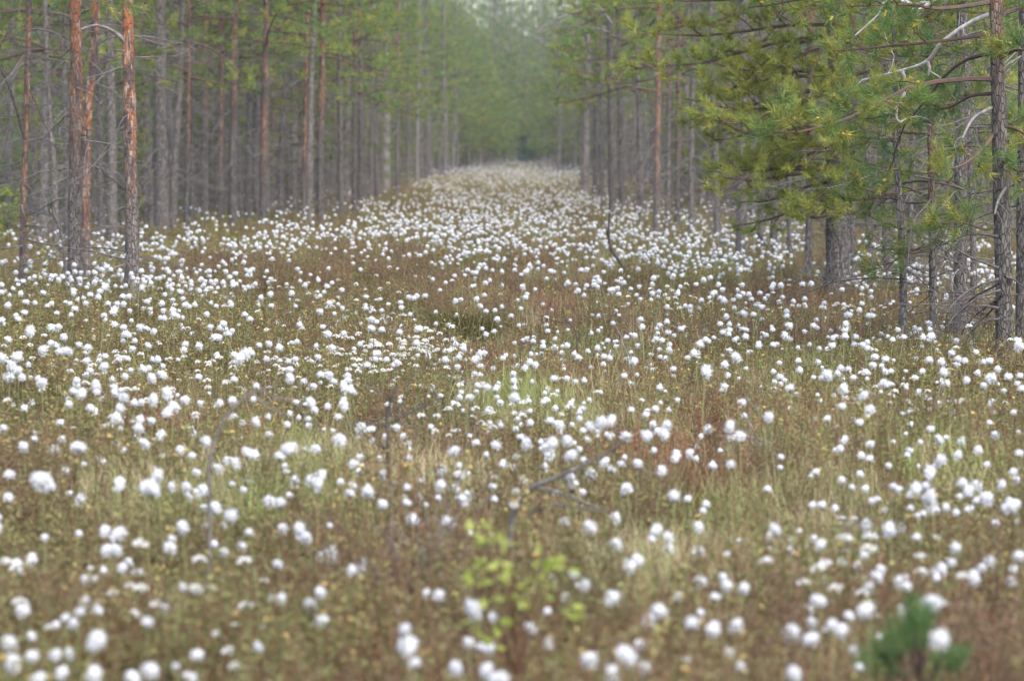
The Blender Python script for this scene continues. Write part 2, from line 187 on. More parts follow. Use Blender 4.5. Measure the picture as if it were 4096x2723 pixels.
M_redh = leaf_mat('rusty_heath_leaf', (.36, .155, .09), (.27, .125, .08), (.31, .20, .11), .2, .6, .9)
M_green = leaf_mat('green_sedge_blade', (.19, .245, .07), (.35, .38, .13), (.38, .34, .17), .3, .5, .8)
M_dry = leaf_mat('dry_sedge_blade', (.56, .46, .29), (.42, .32, .19), (.33, .32, .14), .3, .6, .8)
M_stem = leaf_mat('cotton_grass_stem', (.26, .28, .11), (.30, .27, .13), None, .1)
M_bract = leaf_mat('dark_bract', (.12, .10, .09), (.08, .075, .07), None, 0)
M_birch = leaf_mat('young_birch_leaf', (.30, .38, .06), (.44, .48, .12), None, .45, .4, .5, .95, 1.05)
M_fresh = leaf_mat('fresh_pine_needles', (.10, .19, .065), (.17, .28, .09), None, .35, .45, .5, .95, 1.05)
M_spruce = leaf_mat('dark_spruce_needles', (.035, .08, .17), (.05, .10, .21), None, .1)  # blue painted in for shade and haze in the far gap
M_sedge = leaf_mat('drooping_sedge', (.10, .10, .03), (.19, .15, .06), None, .25)

# ------------------------------------------------------------------ mesh building
class Mesh:
    def __init__(s): s.V = []; s.q = []; s.t = []; s.qm = []; s.tm = []; s.n = 0
    def add(s, V, quads=None, tris=None, mat=0):
        V = np.asarray(V, float).reshape(-1, 3)
        if quads is not None and len(quads):
            q = np.asarray(quads, int).reshape(-1, 4)+s.n; s.q.append(q); s.qm.append(np.full(len(q), mat))
        if tris is not None and len(tris):
            t = np.asarray(tris, int).reshape(-1, 3)+s.n; s.t.append(t); s.tm.append(np.full(len(t), mat))
        s.V.append(V); s.n += len(V)
    def mesh(s, name, mats, smooth=True):
        V = np.concatenate(s.V)
        q = np.concatenate(s.q) if s.q else np.zeros((0, 4), int); t = np.concatenate(s.t) if s.t else np.zeros((0, 3), int)
        mi = np.concatenate((s.qm if s.qm else [])+(s.tm if s.tm else [])) if (s.q or s.t) else np.zeros(0)
        me = bpy.data.meshes.new(name); me.vertices.add(len(V)); me.vertices.foreach_set('co', V.ravel().astype(np.float32))
        loops = np.concatenate((q.ravel(), t.ravel())).astype(np.int32)
        me.loops.add(len(loops)); me.loops.foreach_set('vertex_index', loops)
        st = np.concatenate((np.arange(len(q))*4, len(q)*4+np.arange(len(t))*3)).astype(np.int32)
        me.polygons.add(len(st)); me.polygons.foreach_set('loop_start', st)
        for m in mats: me.materials.append(m)
        me.polygons.foreach_set('material_index', mi.astype(np.int32))
        me.polygons.foreach_set('use_smooth', np.full(len(st), smooth))
        me.update(calc_edges=True); me.validate()
        return me
def tube(mb, pts, rad, sides=5, mat=0, rough=None, rng=None):
    pts = np.asarray(pts, float); n = len(pts); rad = np.broadcast_to(np.asarray(rad, float), (n,))
    tg = np.gradient(pts, axis=0); tg /= np.linalg.norm(tg, axis=1, keepdims=True)+1e-9
    ref = np.array((1., 0, 0)) if abs(tg[:, 0]).mean() < .7 else np.array((0, 0, 1.))
    a = np.cross(tg, ref); a /= np.linalg.norm(a, axis=1, keepdims=True)+1e-9; b = np.cross(tg, a)
    th = np.arange(sides)/sides*2*PI
    r = rad[:, None]*np.ones(sides)
    if rough: r = r*(1+rng.normal(0, rough, (n, sides)))
    V = pts[:, None]+r[..., None]*(a[:, None]*np.cos(th)[None, :, None]+b[:, None]*np.sin(th)[None, :, None])
    i = np.arange(n-1)[:, None]*sides; k = np.arange(sides)[None]; k2 = (k+1) % sides
    Q = np.stack((i+k, i+k2, i+sides+k2, i+sides+k), -1).reshape(-1, 4)
    mb.add(V, quads=Q, mat=mat)
def smoothline(P, n):
    P = np.asarray(P, float); t = np.linspace(0, len(P)-1, n); out = []
    for u in t:
        i = min(int(u), len(P)-2); f = u-i
        p0, p1, p2, p3 = P[max(i-1, 0)], P[i], P[i+1], P[min(i+2, len(P)-1)]
        out.append(.5*((2*p1)+(p2-p0)*f+(2*p0-5*p1+4*p2-p3)*f*f+(3*p1-p0-3*p2+p3)*f**3))
    return np.array(out)
def obj(name, me, parent=None, loc=(0, 0, 0), rot=(0, 0, 0), scale=(1, 1, 1), col=COL):
    o = bpy.data.objects.new(name, me); col.objects.link(o)
    o.location = loc; o.rotation_euler = rot; o.scale = scale
    if parent: o.parent = parent
    return o
def tag(o, label, cat=None, group=None, kind=None):
    o['label'] = label
    if cat: o['category'] = cat
    if group: o['group'] = group
    if kind: o['kind'] = kind
    elif cat: o['kind'] = 'thing'
    return o
def thing(name, label, cat, loc, rot=(0, 0, 0), group=None):
    o = bpy.data.objects.new(name, None); COL.objects.link(o); o.empty_display_size = .1
    o.location = loc; o.rotation_euler = rot
    return tag(o, label, cat, group)
def unit(v): return v/(np.linalg.norm(v, axis=-1, keepdims=True)+1e-9)

# needle tufts: every shoot gets a brush of needles, each needle a thin triangle
def tuft_template(rng, n, ln, w, length):
    t = rng.random(n); ax = np.stack((rng.normal(0, .004, n), rng.normal(0, .004, n), (t-.55)*length), 1)
    ph = rng.random(n)*2*PI; sp = np.where(t > .8, rng.uniform(.15, .8, n), rng.uniform(.6, 1.15, n))
    d = np.stack((np.sin(sp)*np.cos(ph), np.sin(sp)*np.sin(ph), np.cos(sp)), 1)
    side = unit(np.cross(d, rng.normal(size=(n, 3))))*w/2
    L = ln*rng.uniform(.75, 1.15, (n, 1))
    return np.stack((ax-side, ax+side, ax+d*L), 1)
def frames(D, rng):
    D = unit(D); ref = unit(rng.normal(size=D.shape)); X = unit(np.cross(ref, D)); Y = np.cross(D, X)
    return np.stack((X, Y, D), 2)
def add_tufts(mb, P, D, S, rng, mats, n=26, ln=.055, w=.0035, length=.11, cones=0., conemat=None):
    P = np.asarray(P); D = np.asarray(D); S = np.asarray(S); M = frames(D, rng)
    which = rng.integers(0, 3, len(P)); pick = rng.random(len(P))
    for k in range(3):
        T = tuft_template(rng, n, ln, w, length)
        for mi, mat in enumerate(mats):
            s = (which == k) & ((pick*len(mats)).astype(int) == mi)
            if not s.any(): continue
            V = np.einsum('mij,nkj->mnki', M[s], T)*S[s][:, None, None, None]+P[s][:, None, None, :]
            c = V.shape[0]*n
            mb.add(V, tris=np.arange(c*3).reshape(-1, 3), mat=mat)
    if cones > 0:
        s = rng.random(len(P)) < cones
        for p, m, q in zip(P[s], M[s], S[s]):
            for _ in range(3):
                c = p+m[:, 2]*rng.uniform(-.01, .06)*q+rng.normal(0, .008, 3); r = rng.uniform(.006, .012)
                o = np.array([(1, 0, 0), (-1, 0, 0), (0, 1, 0), (0, -1, 0), (0, 0, 1.6), (0, 0, -1.6)])*r
                mb.add(c+o@m.T, tris=[(0, 2, 4), (2, 1, 4), (1, 3, 4), (3, 0, 4), (2, 0, 5), (1, 2, 5), (3, 1, 5), (0, 3, 5)], mat=conemat)

def limb_path(rng, p0, az, elev, L, n=9, droop=.25, wob=.12):
    d = np.array((math.cos(az)*math.cos(elev), math.sin(az)*math.cos(elev), math.sin(elev)))
    P = [np.array(p0, float)]
    for i in range(n-1):
        t = i/(n-1)
        d = unit(d+np.array((0, 0, (-droop if t < .5 else droop*1.2)/n*2))+rng.normal(0, wob, 3)*.6)
        P.append(P[-1]+d*L/(n-1))
    return np.array(P)
def dress(rng, mb, P, r0, shoots, wood=0, step=.13, start=.3, sub=.42, up=.35, sides=5, density=1.):
    """wood of a live limb along P with side branches; collects shoot tips"""
    n = len(P); L = np.linalg.norm(np.diff(P, axis=0), axis=1).sum()
    tube(mb, P, np.linspace(r0, max(r0*.25, .003), n), sides, wood)
    cum = np.r_[0, np.cumsum(np.linalg.norm(np.diff(P, axis=0), axis=1))]
    s = start*L; side = 1
    def at(s): return np.array([np.interp(s, cum, P[:, k]) for k in range(3)])
    def shoot(p, d):
        shoots[0].append(p); shoots[1].append(unit(d+np.array((0, 0, up)))); shoots[2].append(rng.uniform(.75, 1.25))
    while s < L:
        p = at(s); tg = unit(at(min(s+.05, L))-at(max(s-.05, 0))); t = s/L
        lat = unit(np.cross(tg, np.array((0, 0, 1.)))+rng.normal(0, .3, 3))*side; side = -side
        d = unit(tg*.75+lat+np.array((0, 0, rng.uniform(-.15, .4))))
        l = sub*L*(1.05-t*.7)*rng.uniform(.5, 1.2)*.55+.06
        m = 5; Q = [p]
        for i in range(m-1):
            d = unit(d+rng.normal(0, .16, 3)+np.array((0, 0, .05))); Q.append(Q[-1]+d*l/(m-1))
        Q = np.array(Q); tube(mb, Q, np.linspace(max(.005, r0*.3), .002, m), 3, wood)
        shoot(Q[-1], d)
        k = int(density*(1+l/.11))
        for _ in range(k):
            u = rng.uniform(.35, 1); j = min(int(u*(m-1)), m-2); b = Q[j]+(Q[j+1]-Q[j])*(u*(m-1)-j)
            dd = unit(d+rng.normal(0, .75, 3)+np.array((0, 0, .2))); e = b+dd*rng.uniform(.05, .13)
            tube(mb, [b, e], [.002, .0015], 3, wood); shoot(e, dd)
        s += step*rng.uniform(.6, 1.4)
    shoot(P[-1], P[-1]-P[-2])
def dead_branch(rng, mb, p0, az, elev, L, r0, mat=0, twigs=1.):
    P = limb_path(rng, p0, az, elev, L, 8, .35, .22)
    tube(mb, P, np.linspace(r0, r0*.25, 8), 4, mat)
    for _ in range(int(twigs*L/.09)):
        i = rng.integers(2, 8); d = unit(P[i]-P[i-1]); d = unit(d+rng.normal(0, .7, 3)); l = rng.uniform(.12, .42)*L*.55
        Q = [P[i]]
        for _k in range(3): d = unit(d+rng.normal(0, .3, 3)); Q.append(Q[-1]+d*l/3)
        tube(mb, Q, [r0*.3, r0*.24, r0*.18, r0*.1], 3, mat)

def crown_mesh(seed, zc, H, spacing=.5, per=4, Lmax=1.35, needles=34, mats=(M_limb, M_needle, M_needle_y, M_cone), mix=(1, 1, 2), r0=.02, w=.0075, cones=.12):
    rng = np.random.default_rng(seed); mb = Mesh(); sh = ([], [], [])
    z = zc; az = rng.random()*6.28
    while z < H-.15:
        t = (z-zc)/(H-zc)
        for k in range(per):
            az += 2*PI/per+rng.normal(0, .35)
            L = Lmax*(1-t**1.6)*rng.uniform(.55, 1.1)+.18
            dress(rng, mb, limb_path(rng, (0, 0, z+rng.normal(0, .08)), az, rng.uniform(-.05, .45)+t*.5, L), r0*(1-t*.5), sh, step=.19, start=.3, density=.8)
        z += spacing*rng.uniform(.7, 1.3)
    add_tufts(mb, *sh, rng, mix, needles, .085, w, .15, cones, 3)
    return mb.mesh('crown', mats, False)
def dead_crown_mesh(seed, z0, z1, nb, Lmin=.4, Lmax=1.5, r0=.009, mat=M_dead, twigs=1.):
    rng = np.random.default_rng(seed); mb = Mesh()
    for _ in range(nb):
        dead_branch(rng, mb, (0, 0, rng.uniform(z0, z1)), rng.random()*6.28, rng.uniform(-.45, .35), rng.uniform(Lmin, Lmax), r0*rng.uniform(.6, 1.3), 0, twigs)
    return mb.mesh('dead_crown', [mat], True)
def trunk_mesh(path, r, H, seed, sides=12, rings=70):
    rng = np.random.default_rng(seed); mb = Mesh()
    P = smoothline(path, rings); z = P[:, 2]-P[0, 2]
    rad = r*(1-.72*np.clip(z/H, 0, 1))*(1+.35*np.exp(-z/.16))*(1+rng.normal(0, .025, rings))
    tube(mb, P, rad, sides, 0, .045, rng)
    return mb.mesh('trunk', [MB], True)

TALL = [crown_mesh(100+i, zc, H, Lmax=L) for i, (zc, H, L) in enumerate(((3.3, 9, 1.5), (3.8, 10, 1.6), (2.8, 8.2, 1.4), (4.2, 10.5, 1.6)))]
TALLH = (9, 10, 8.2, 10.5)
YOUNG = [crown_mesh(200+i, zc, H, .34, 4, L, 30, r0=.013) for i, (zc, H, L) in enumerate(((.9, 4.2, .95), (1.3, 5.0, 1.1), (.7, 3.2, .75), (1.9, 5.6, 1.2)))]
YOUNGH = (4.2, 5.0, 3.2, 5.6)
DEAD = [dead_crown_mesh(300+i, .6, 4.6, 38, .35, 1.4, .007, twigs=1.7) for i in range(5)]
DEADY = [dead_crown_mesh(320+i, .3, 2.0, 12, .25, .7, .006) for i in range(3)]
def plain_trunk(seed, H, r, bend=.12):
    rng = np.random.default_rng(seed); n = 7
    p = np.stack((np.cumsum(rng.normal(0, bend*.4, n)), np.cumsum(rng.normal(0, bend*.4, n)), np.linspace(0, H, n)), 1); p[0, :2] = p[1, :2] = 0
    p[:, :2] *= .6
    return trunk_mesh(p, r, H*1.1, seed, 8, 40)
TRUNKT = [plain_trunk(400+i, h, .075) for i, h in enumerate(TALLH)]
TRUNKY = [plain_trunk(420+i, h, .034, .06) for i, h in enumerate(YOUNGH)]

# ------------------------------------------------------------------ setting: ground, air
nx, ny = 150, 420
gx = np.linspace(-80, 80, nx); gx = np.sign(gx)*(np.abs(gx)/80)**1.9*80; gy = 2+(np.linspace(0, 1, ny)**1.9)*466
X, Y = np.meshgrid(gx, gy); mb = Mesh()
i = np.arange(ny-1)[:, None]*nx+np.arange(nx-1)[None]
mb.add(np.stack((X, Y, gz(X, Y)), -1), quads=np.stack((i, i+1, i+nx+1, i+nx), -1).reshape(-1, 4))
g = obj('ground', mb.mesh('ground', [MG])); g['kind'] = 'structure'; g['label'] = 'brown mossy bog ground of the forest ride'
bpy.ops.mesh.primitive_cube_add(size=1); hz = bpy.context.object; hz.name = 'haze'
hz.scale = (170, 484, 17.5); hz.location = (0, 234, 6.75); hz['kind'] = 'stuff'; hz['label'] = 'pale haze hanging in the forest ride'
m, nt, out = new_mat('haze'); v = N(nt, 'ShaderNodeVolumePrincipled'); v.inputs['Density'].default_value = HAZE
v.inputs['Color'].default_value = (.84, .93, 1, 1); v.inputs['Anisotropy'].default_value = .2
nt.links.new(v.outputs[0], out.inputs['Volume']); hz.data.materials.append(m)

# ------------------------------------------------------------------ pines read off the photograph
used = []
def pine(label, path_px, ybase, w, orange, seed, d=None, H=None, crown=None, dead=2, group=None, cscale=1., cz=0., drot=None):
    """path_px: [(x,y),...] trunk centre line from its base up; ybase: where it meets the shrubs"""
    rng = np.random.default_rng(seed)
    b = at_z(path_px[0][0], ybase, .33) if d is None else at_d(path_px[0][0], ybase, d)
    d = b[1]; base = np.array((b[0], d, float(gz(b[0], d))-.05)); H = H or rng.uniform(8, 10.5)
    P = [np.zeros(3)]
    for x, y in path_px[1:]:
        q = at_d(x, y, d)-base
        if q[2] > P[-1][2]+.15: P.append(q)
    s = (P[-1]-P[0]); s = s/max(s[2], .3) if len(P) > 1 else np.array((0, 0, 1.)); s = np.clip(s, -.12, 1)
    top = P[-1].copy()
    while P[-1][2] < H:
        s[0] *= .75; P.append(P[-1]+np.array((s[0]*1.5, rng.normal(0, .03), 1.5)))
    r = w*d/F/2
    t = thing('pine_tree', label, 'pine tree', base, group=group)
    tr = obj('trunk', trunk_mesh(np.array(P), r*1.08, H*1.05, seed), t); tr['orange_from'] = float(orange); tr['orange_amount'] = 1. if 'orange' in label.split('beside')[0].split('past')[0] else .85 if 'flaky' in label else .6; tr['bark_tone'] = 1.55 if 'pale' in label.split('between')[0].split('beside')[0].split('next')[0] else .75 if 'dark' in label.split('beside')[0] else float(rng.uniform(.9, 1.1))
    off = (top[0], 0, 0) if top[2] > .5 else (0, 0, 0)
    if crown is not None:
        obj('crown', crown, t, (off[0], 0, cz), (0, 0, rng.random()*6.28), (cscale,)*3)
    for k in range(dead):
        obj('dead_crown', DEAD[(seed+k) % 5], t, (off[0]*.4, 0, 0), (0, 0, rng.random()*6.28), (rng.uniform(.75, 1.05),)*3)
    used.append((base[0], d))
    return t, base, r
def limb_from_px(tree, base, d0, pts, r0, r1, name='dead_limb', mat=M_dead, dd=0., twigs=0, seed=0, label=None):
    rng = np.random.default_rng(seed+900); n = len(pts)
    P = np.array([at_d(x, y, d0+dd*i/(n-1)) for i, (x, y) in enumerate(pts)])-base
    P = smoothline(P, 4*n); mb = Mesh(); tube(mb, P, np.linspace(r0, r1, len(P)), 6, 0, .06, rng)
    for _ in range(twigs):
        k = rng.integers(len(P)//4, len(P)); dr = unit(P[k]-P[k-1]+rng.normal(0, .8, 3)*np.linalg.norm(P[k]-P[k-1])); dr = unit(dr+rng.normal(0, .5, 3)); Q = [P[k]]; l = rng.uniform(.1, .4)
        for _k in range(4): dr = unit(dr+rng.normal(0, .3, 3)); Q.append(Q[-1]+dr*l/4)
        tube(mb, Q, np.linspace(r1, .0015, 5), 3, 0)
    o = obj(name, mb.mesh(name, [mat]), tree)
    if label: o['label'] = label
    return o
T = TALL
L = [
 ('thin reddish pine leaning slightly beside the left edge of the photo', [(87,1136),(95,800),(105,500),(112,200),(116,0)], 1136, 27, .6, T[0]),
 ('pale grey pine trunk between the thin red edge pine and the thick flaky orange one', [(170,945),(180,600),(188,300),(195,0)], 945, 34, 3.4, T[1]),
 ('thick pine with grey scaly foot and flaky reddish upper trunk, beside the crooked orange pine', [(298,1155),(300,800),(305,400),(300,0)], 1155, 56, 1.7, T[3]),
 ('crooked bright orange flaky pine trunk just behind a thicker grey-footed one', [(340,1075),(344,660),(352,450),(372,250),(385,0)], 1075, 40, .75, T[1]),
 ('straight pine with bright orange flaky upper trunk and grey foot, foremost on the left', [(530,1175),(527,900),(520,500),(514,200),(510,0)], 1175, 55, 1.25, T[0]),
 ('grey trunk in shade between the crooked orange pine and the foremost orange one', [(448,950),(446,600),(440,300),(438,0)], 950, 44, 9, T[1]),
 ('broad grey pine trunk standing right behind the foremost orange pine', [(647,920),(645,700),(640,400),(640,0)], 920, 58, 9, T[3]),
 ('very thin reddish pine close behind the foremost orange pine', [(580,870),(582,600),(584,300),(590,0)], 870, 22, 1.2, T[2]),
 ('thin dark reddish stem ahead of the pinkish grey pine', [(742,905),(748,700),(752,500),(756,200)], 905, 22, 1.6, T[2]),
 ('pinkish grey pine trunk to the right of the broad grey one', [(815,850),(818,500),(820,200),(822,0)], 850, 33, 2.4, T[0]),
 ('slim rust coloured trunk halfway between two pinkish grey pines', [(880,865),(882,600),(885,350)], 865, 22, 1.3, T[2]),
 ('pine with patchy grey and pink bark left of the slender red-brown one', [(932,880),(934,500),(937,200),(940,0)], 880, 33, 2.1, T[1]),
 ('slender red-brown pine with dark patches standing by itself between paler trunks', [(1050,890),(1056,600),(1061,300),(1066,0)], 890, 32, 1.2, T[0]),
 ('thin orange stem close against the left of a grey twin trunk', [(1215,850),(1218,500),(1226,200),(1235,0)], 850, 19, 1.0, T[2]),
 ('pale grey slightly bent trunk paired with the orange pine at the ride edge', [(1238,868),(1240,600),(1246,300),(1256,100),(1258,0)], 868, 26, 9, T[3]),
 ('bright orange pine trunk standing at the left edge of the open ride', [(1281,868),(1282,600),(1285,450),(1290,200),(1293,0)], 868, 28, 2.0, T[0]),
 ('dark reddish trunk, first in the row past the bright orange ride-edge pine', [(1417,820),(1418,500),(1420,300)], 820, 22, 3.5, T[2]),
 ('dark grey trunk touching the reddish one at the left side of the ride', [(1442,805),(1444,450),(1445,250)], 805, 24, 9, T[1]),
 ('narrow grey trunk left of the broad grey lichen trunk beside the ride', [(1484,778),(1486,450),(1487,250)], 778, 20, 9, T[2]),
 ('broad pale grey lichen covered trunk on the left side of the ride', [(1543,743),(1544,500),(1546,250)], 743, 36, 9, T[3]),
 ('thin brownish trunk right of the broad lichen covered trunk', [(1588,757),(1590,450),(1592,250)], 757, 17, 4, T[2]),
 ('thin grey trunk next to the pale dead pole at the ride', [(1630,730),(1632,450),(1634,250)], 730, 16, 9, T[0]),
 ('pale bare pole of a trunk, closest to the ride on its left side', [(1667,722),(1670,450),(1676,260)], 722, 17, 9, T[1]),
 ('pale grey stout trunk with a knot at the right edge of the ride', [(2340,778),(2343,600),(2347,400),(2350,300)], 778, 33, 9, T[0]),
 ('dark slim trunk close beside the pale stout trunk right of the ride', [(2380,778),(2382,500),(2384,300)], 778, 19, 5, T[2]),
 ('dark grey pine trunk behind the curved dead sapling on the right of the ride', [(2452,848),(2448,600),(2443,350),(2440,200)], 848, 32, 9, T[3]),
 ('reddish pine trunk with bare reddish side limbs, right of the ride', [(2625,910),(2630,600),(2634,300),(2638,0)], 910, 27, 1.0, T[1]),
 ('thin pinkish trunk between two reddish pines right of the ride', [(2672,880),(2674,500),(2676,200)], 880, 20, 2.4, T[2]),
 ('slim dark red pine at the left border of the leafy green pine', [(2710,885),(2712,600),(2714,300),(2716,100)], 885, 23, 1.4, T[0]),
 ('grey trunk half hidden under the outer green boughs of the thick pine', [(2966,1018),(2967,700),(2970,400),(2972,200)], 1018, 44, 9, T[1]),
 ('short dark trunk between the half hidden grey trunk and a reddish one', [(3095,990),(3096,700),(3098,400)], 990, 28, 9, T[2]),
 ('thin reddish trunk immediately left of the very thick trunk', [(3234,1070),(3237,800),(3240,500)], 1070, 29, 1.6, T[0]),
 ('slim grey trunk just right of the very thick trunk', [(3408,1070),(3410,800),(3412,500)], 1070, 23, 9, T[2]),
 ('grey trunk with bleached patches between the thick trunk and the sapling pine', [(3546,1070),(3548,800),(3550,500)], 1070, 38, 9, T[1]),
 ('broad grey trunk behind the two thin pines on the right', [(3840,1250),(3842,900),(3845,500)], 1250, 52, 9, T[3]),
 ('dark grey trunk cut by the right edge of the photo', [(4085,1330),(4088,900),(4092,400)], 1330, 44, 9, T[0]),
]
TREES = {}
for k, (lab, path, yb, w, og, cr) in enumerate(L):
    TREES[k] = pine(lab, path, yb, w, og, 1000+k, crown=cr, dead=1, cscale=.75 if 29 <= k <= 33 else 1, cz=2.2 if 29 <= k <= 33 else 0, H=9.6 if 29 <= k <= 33 else None)
rng = np.random.default_rng(17)
for sd, rows in (('left', ((30,900,26),(225,975,24),(265,950,20),(400,930,26),(610,880,24),(690,890,28),(770,875,20),(990,862,26),(1120,850,24),(1365,838,26),(1455,800,20),(1510,772,22),(1720,712,16),(1780,700,18))),
        ('right', ((2405,800,20),(2490,838,26),(2560,865,22),(2765,910,24),(2870,950,26),(3040,985,22),(3160,1010,20),(3480,1050,26),(3640,1090,24),(3900,1150,26),(2235,705,14)))):
    for k, (x_, yb, w_) in enumerate(rows):
        ln = rng.normal(0, 14)
        pine(f'slim grey pine trunk packed behind the front row on the {sd} of the ride', [(x_, yb), (x_+ln*.4, yb-250), (x_+ln+rng.normal(0, 6), yb-550)], yb, w_, 9, 1300+k+40*(sd == 'right'), crown=T[rng.integers(0, 4)], dead=2, group=f'grey trunks packed behind the front row on the {sd}')
# dead limbs traced on the left pines
t, b, r = TREES[4]; limb_from_px(t, b, b[1], [(508,178),(470,140),(425,112),(375,103),(325,118)], .022, .008, mat=M_pale, dd=-.25, label='curved pale broken limb')
t, b, r = TREES[0]; limb_from_px(t, b, b[1], [(100,330),(130,380),(165,470),(200,540)], .010, .003, mat=M_limb, twigs=3, seed=3)
limb_from_px(t, b, b[1]-.3, [(100,560),(60,420),(25,320),(0,270),(-40,200)], .016, .008, mat=M_dark, twigs=3, seed=4)
limb_from_px(t, b, b[1], [(108,205),(170,198),(230,200),(280,206)], .010, .004, mat=M_limb, twigs=3, seed=5)
t, b, r = TREES[7]; limb_from_px(t, b, b[1]-6, [(585,-60),(640,-80),(700,-10),(710,55),(745,110)], .014, .006, mat=M_dark, twigs=6, seed=6)
t, b, r = TREES[4]; limb_from_px(t, b, b[1], [(500,760),(455,720),(420,700),(395,660)], .010, .003, mat=M_dark, twigs=2, seed=7)
t, b, r = TREES[25]; limb_from_px(t, b, b[1]-2, [(2445,-30),(2520,10),(2470,40),(2420,28),(2365,10)], .04, .012, mat=M_dark, twigs=8, seed=8)
limb_from_px(t, b, b[1]-2, [(2445,90),(2380,20),(2300,50),(2200,90),(2130,140)], .028, .008, mat=M_pale, twigs=12, seed=9)
limb_from_px(t, b, b[1]-1, [(2442,130),(2360,112),(2260,108),(2170,130)], .022, .007, mat=M_dead, twigs=10, seed=10)
t, b, r = TREES[26]; limb_from_px(t, b, b[1]-.5, [(2632,285),(2570,255),(2520,258),(2475,300)], .022, .008, 'limb', M_limb, twigs=8, seed=11)
limb_from_px(t, b, b[1]-.5, [(2628,365),(2540,350),(2480,335),(2420,320)], .022, .008, 'limb', M_limb, twigs=8, seed=12)

# the very thick pine with green boughs hiding it
def leafy(tree, limbs, seed, name='crown', mats=None, step=.12, n=38, mix=(1, 2, 2), cones=.25, density=1.3, ln=.058, w=.0034):
    rng = np.random.default_rng(seed); mb = Mesh(); sh = ([], [], [])
    for P, r0, start, sub in limbs: dress(rng, mb, P, r0, sh, step=step, start=start, sub=sub, density=density)
    add_tufts(mb, *sh, rng, mix, n, ln, w, .12, cones, 3)
    return obj(name, mb.mesh(name, mats or [M_limb, M_needle, M_needle_y, M_cone], False), tree)
t, b, r = pine('very thick grey pine trunk whose upper part hides behind its own green boughs', [(3350,1133),(3352,800),(3350,400),(3345,0)], 1133, 98, 9, 1101, H=5.8, crown=None, dead=0)
rng = np.random.default_rng(77); lims = []
z = 1.0
while z < 5.6:
    for k in range(4):
        az = PI+rng.uniform(-.6, 1.75)+(0 if rng.random() < .85 else PI*.8)
        Lg = rng.uniform(1.1, 1.95)*(1 if z > 1.6 else .8)*(1 if z < 3.6 else 1-(z-3.6)*.3)
        lims.append((limb_path(rng, (0, 0, z+rng.normal(0, .08)), az, rng.uniform(-.15, .35), Lg, 10, .3), .02, .2, .46))
    z += .2
leafy(t, lims, 78, mats=[M_limb, M_needle_y, M_needle_l, M_cone], cones=.4, density=.85, w=.0062, ln=.085, n=56, step=.14)
for pts in ([(3350,700),(3200,720),(3050,760)], [(3352,830),(3150,800),(2960,840)]):
    limb_from_px(t, b, b[1]-.3, pts, .014, .004, 'dead_limb', M_dead, -.6, 8, int(pts[1][1]))
# two thin young pines in front of it
def px_limb(base, d, pts, dd): 
    n = len(pts); return smoothline(np.array([at_d(x, y, d+dd*i/(n-1)) for i, (x, y) in enumerate(pts)])-base, 10)
t, b, r = pine('slim young pine with small tufts of green sprouting along its upper stem', [(3613,1303),(3612,1100),(3600,850),(3585,600),(3580,300)], 1303, 30, 2.4, 1102, H=4.6, crown=None, dead=1)
rng = np.random.default_rng(5); lims = []
for z in np.arange(.9, 4.4, .2):
    for k in range(2): lims.append((limb_path(rng, (-.03, 0, z), rng.random()*6.28, rng.uniform(0, .5), rng.uniform(.25, .5), 6), .008, .35, .5))
leafy(t, lims, 79, mix=(1, 1, 2), cones=.15, n=60, ln=.065, w=.0045)
t, b, r = pine('slim reddish pine with sparse green sprays standing left of the big limbed pine', [(3734,1303),(3732,1000),(3726,700),(3722,400),(3720,100)], 1303, 33, 1.2, 1103, H=6, crown=T[2], dead=1, cz=.6, cscale=.8)
rng = np.random.default_rng(6); lims = []
for z in np.arange(.95, 3.2, .24):
    for k in range(2): lims.append((limb_path(rng, (-.02, 0, z), rng.random()*6.28, rng.uniform(0, .4), rng.uniform(.3, .75), 6), .009, .4, .4))
leafy(t, lims, 80, mix=(1, 1, 2), cones=.15)
# the big limbed pine
t, b, r = pine('big dark pine whose long reddish limbs reach out to the left', [(4018,1375),(4014,1100),(4005,800),(3995,400),(3985,0)], 1375, 66, 2.0, 1104, crown=T[0], dead=0)
d = b[1]
def q(*p): return [(x*.8926+2600, y*.8926) for x, y in p]
lims = [(px_limb(b, d, q((1540,355),(1400,355),(1200,380),(1090,430),(980,490),(860,540),(700,590),(550,590)), -.9), .018, .3, .32),
        (px_limb(b, d, q((1540,240),(1440,260),(1330,330),(1230,460),(1130,580),(1080,760)), .7), .014, .5, .3),
        (px_limb(b, d, q((1540,150),(1300,185),(1000,215),(820,230)), .5), .014, .3, .35),
        (px_limb(b, d, q((1530,10),(1300,40),(1150,20),(900,30)), -.6), .015, .3, .35),
        (px_limb(b, d, q((1560,260),(1640,225),(1720,230)), -.5), .02, .3, .5),
        (px_limb(b, d, q((1540,600),(1480,680),(1400,740),(1330,760)), -.4), .014, .35, .5),
        (px_limb(b, d, q((1540,420),(1440,430),(1350,480),(1280,490)), .5), .014, .35, .5),
        (px_limb(b, d, q((1570,1010),(1500,1030),(1420,1000),(1320,1000),(1240,1010)), -.3), .01, .3, .3),
        (px_limb(b, d, q((1560,560),(1640,580),(1740,640)), .4), .016, .2, .5),
        (px_limb(b, d, q((1570,700),(1640,760),(1740,770)), -.4), .016, .3, .5),
        (px_limb(b, d, q((1550,90),(1640,40),(1740,20)), .6), .016, .2, .5)]
leafy(t, lims, 81, density=1.5, step=.12, cones=.2, mix=(1, 1, 2), n=56, ln=.078, w=.0052)
limb_from_px(t, b, d, q((1545,60),(1440,100),(1310,190),(1240,275),(1130,315),(950,360)), .018, .005, 'dead_limb', M_white, .5, 3, 21, 'bleached white dead limb')
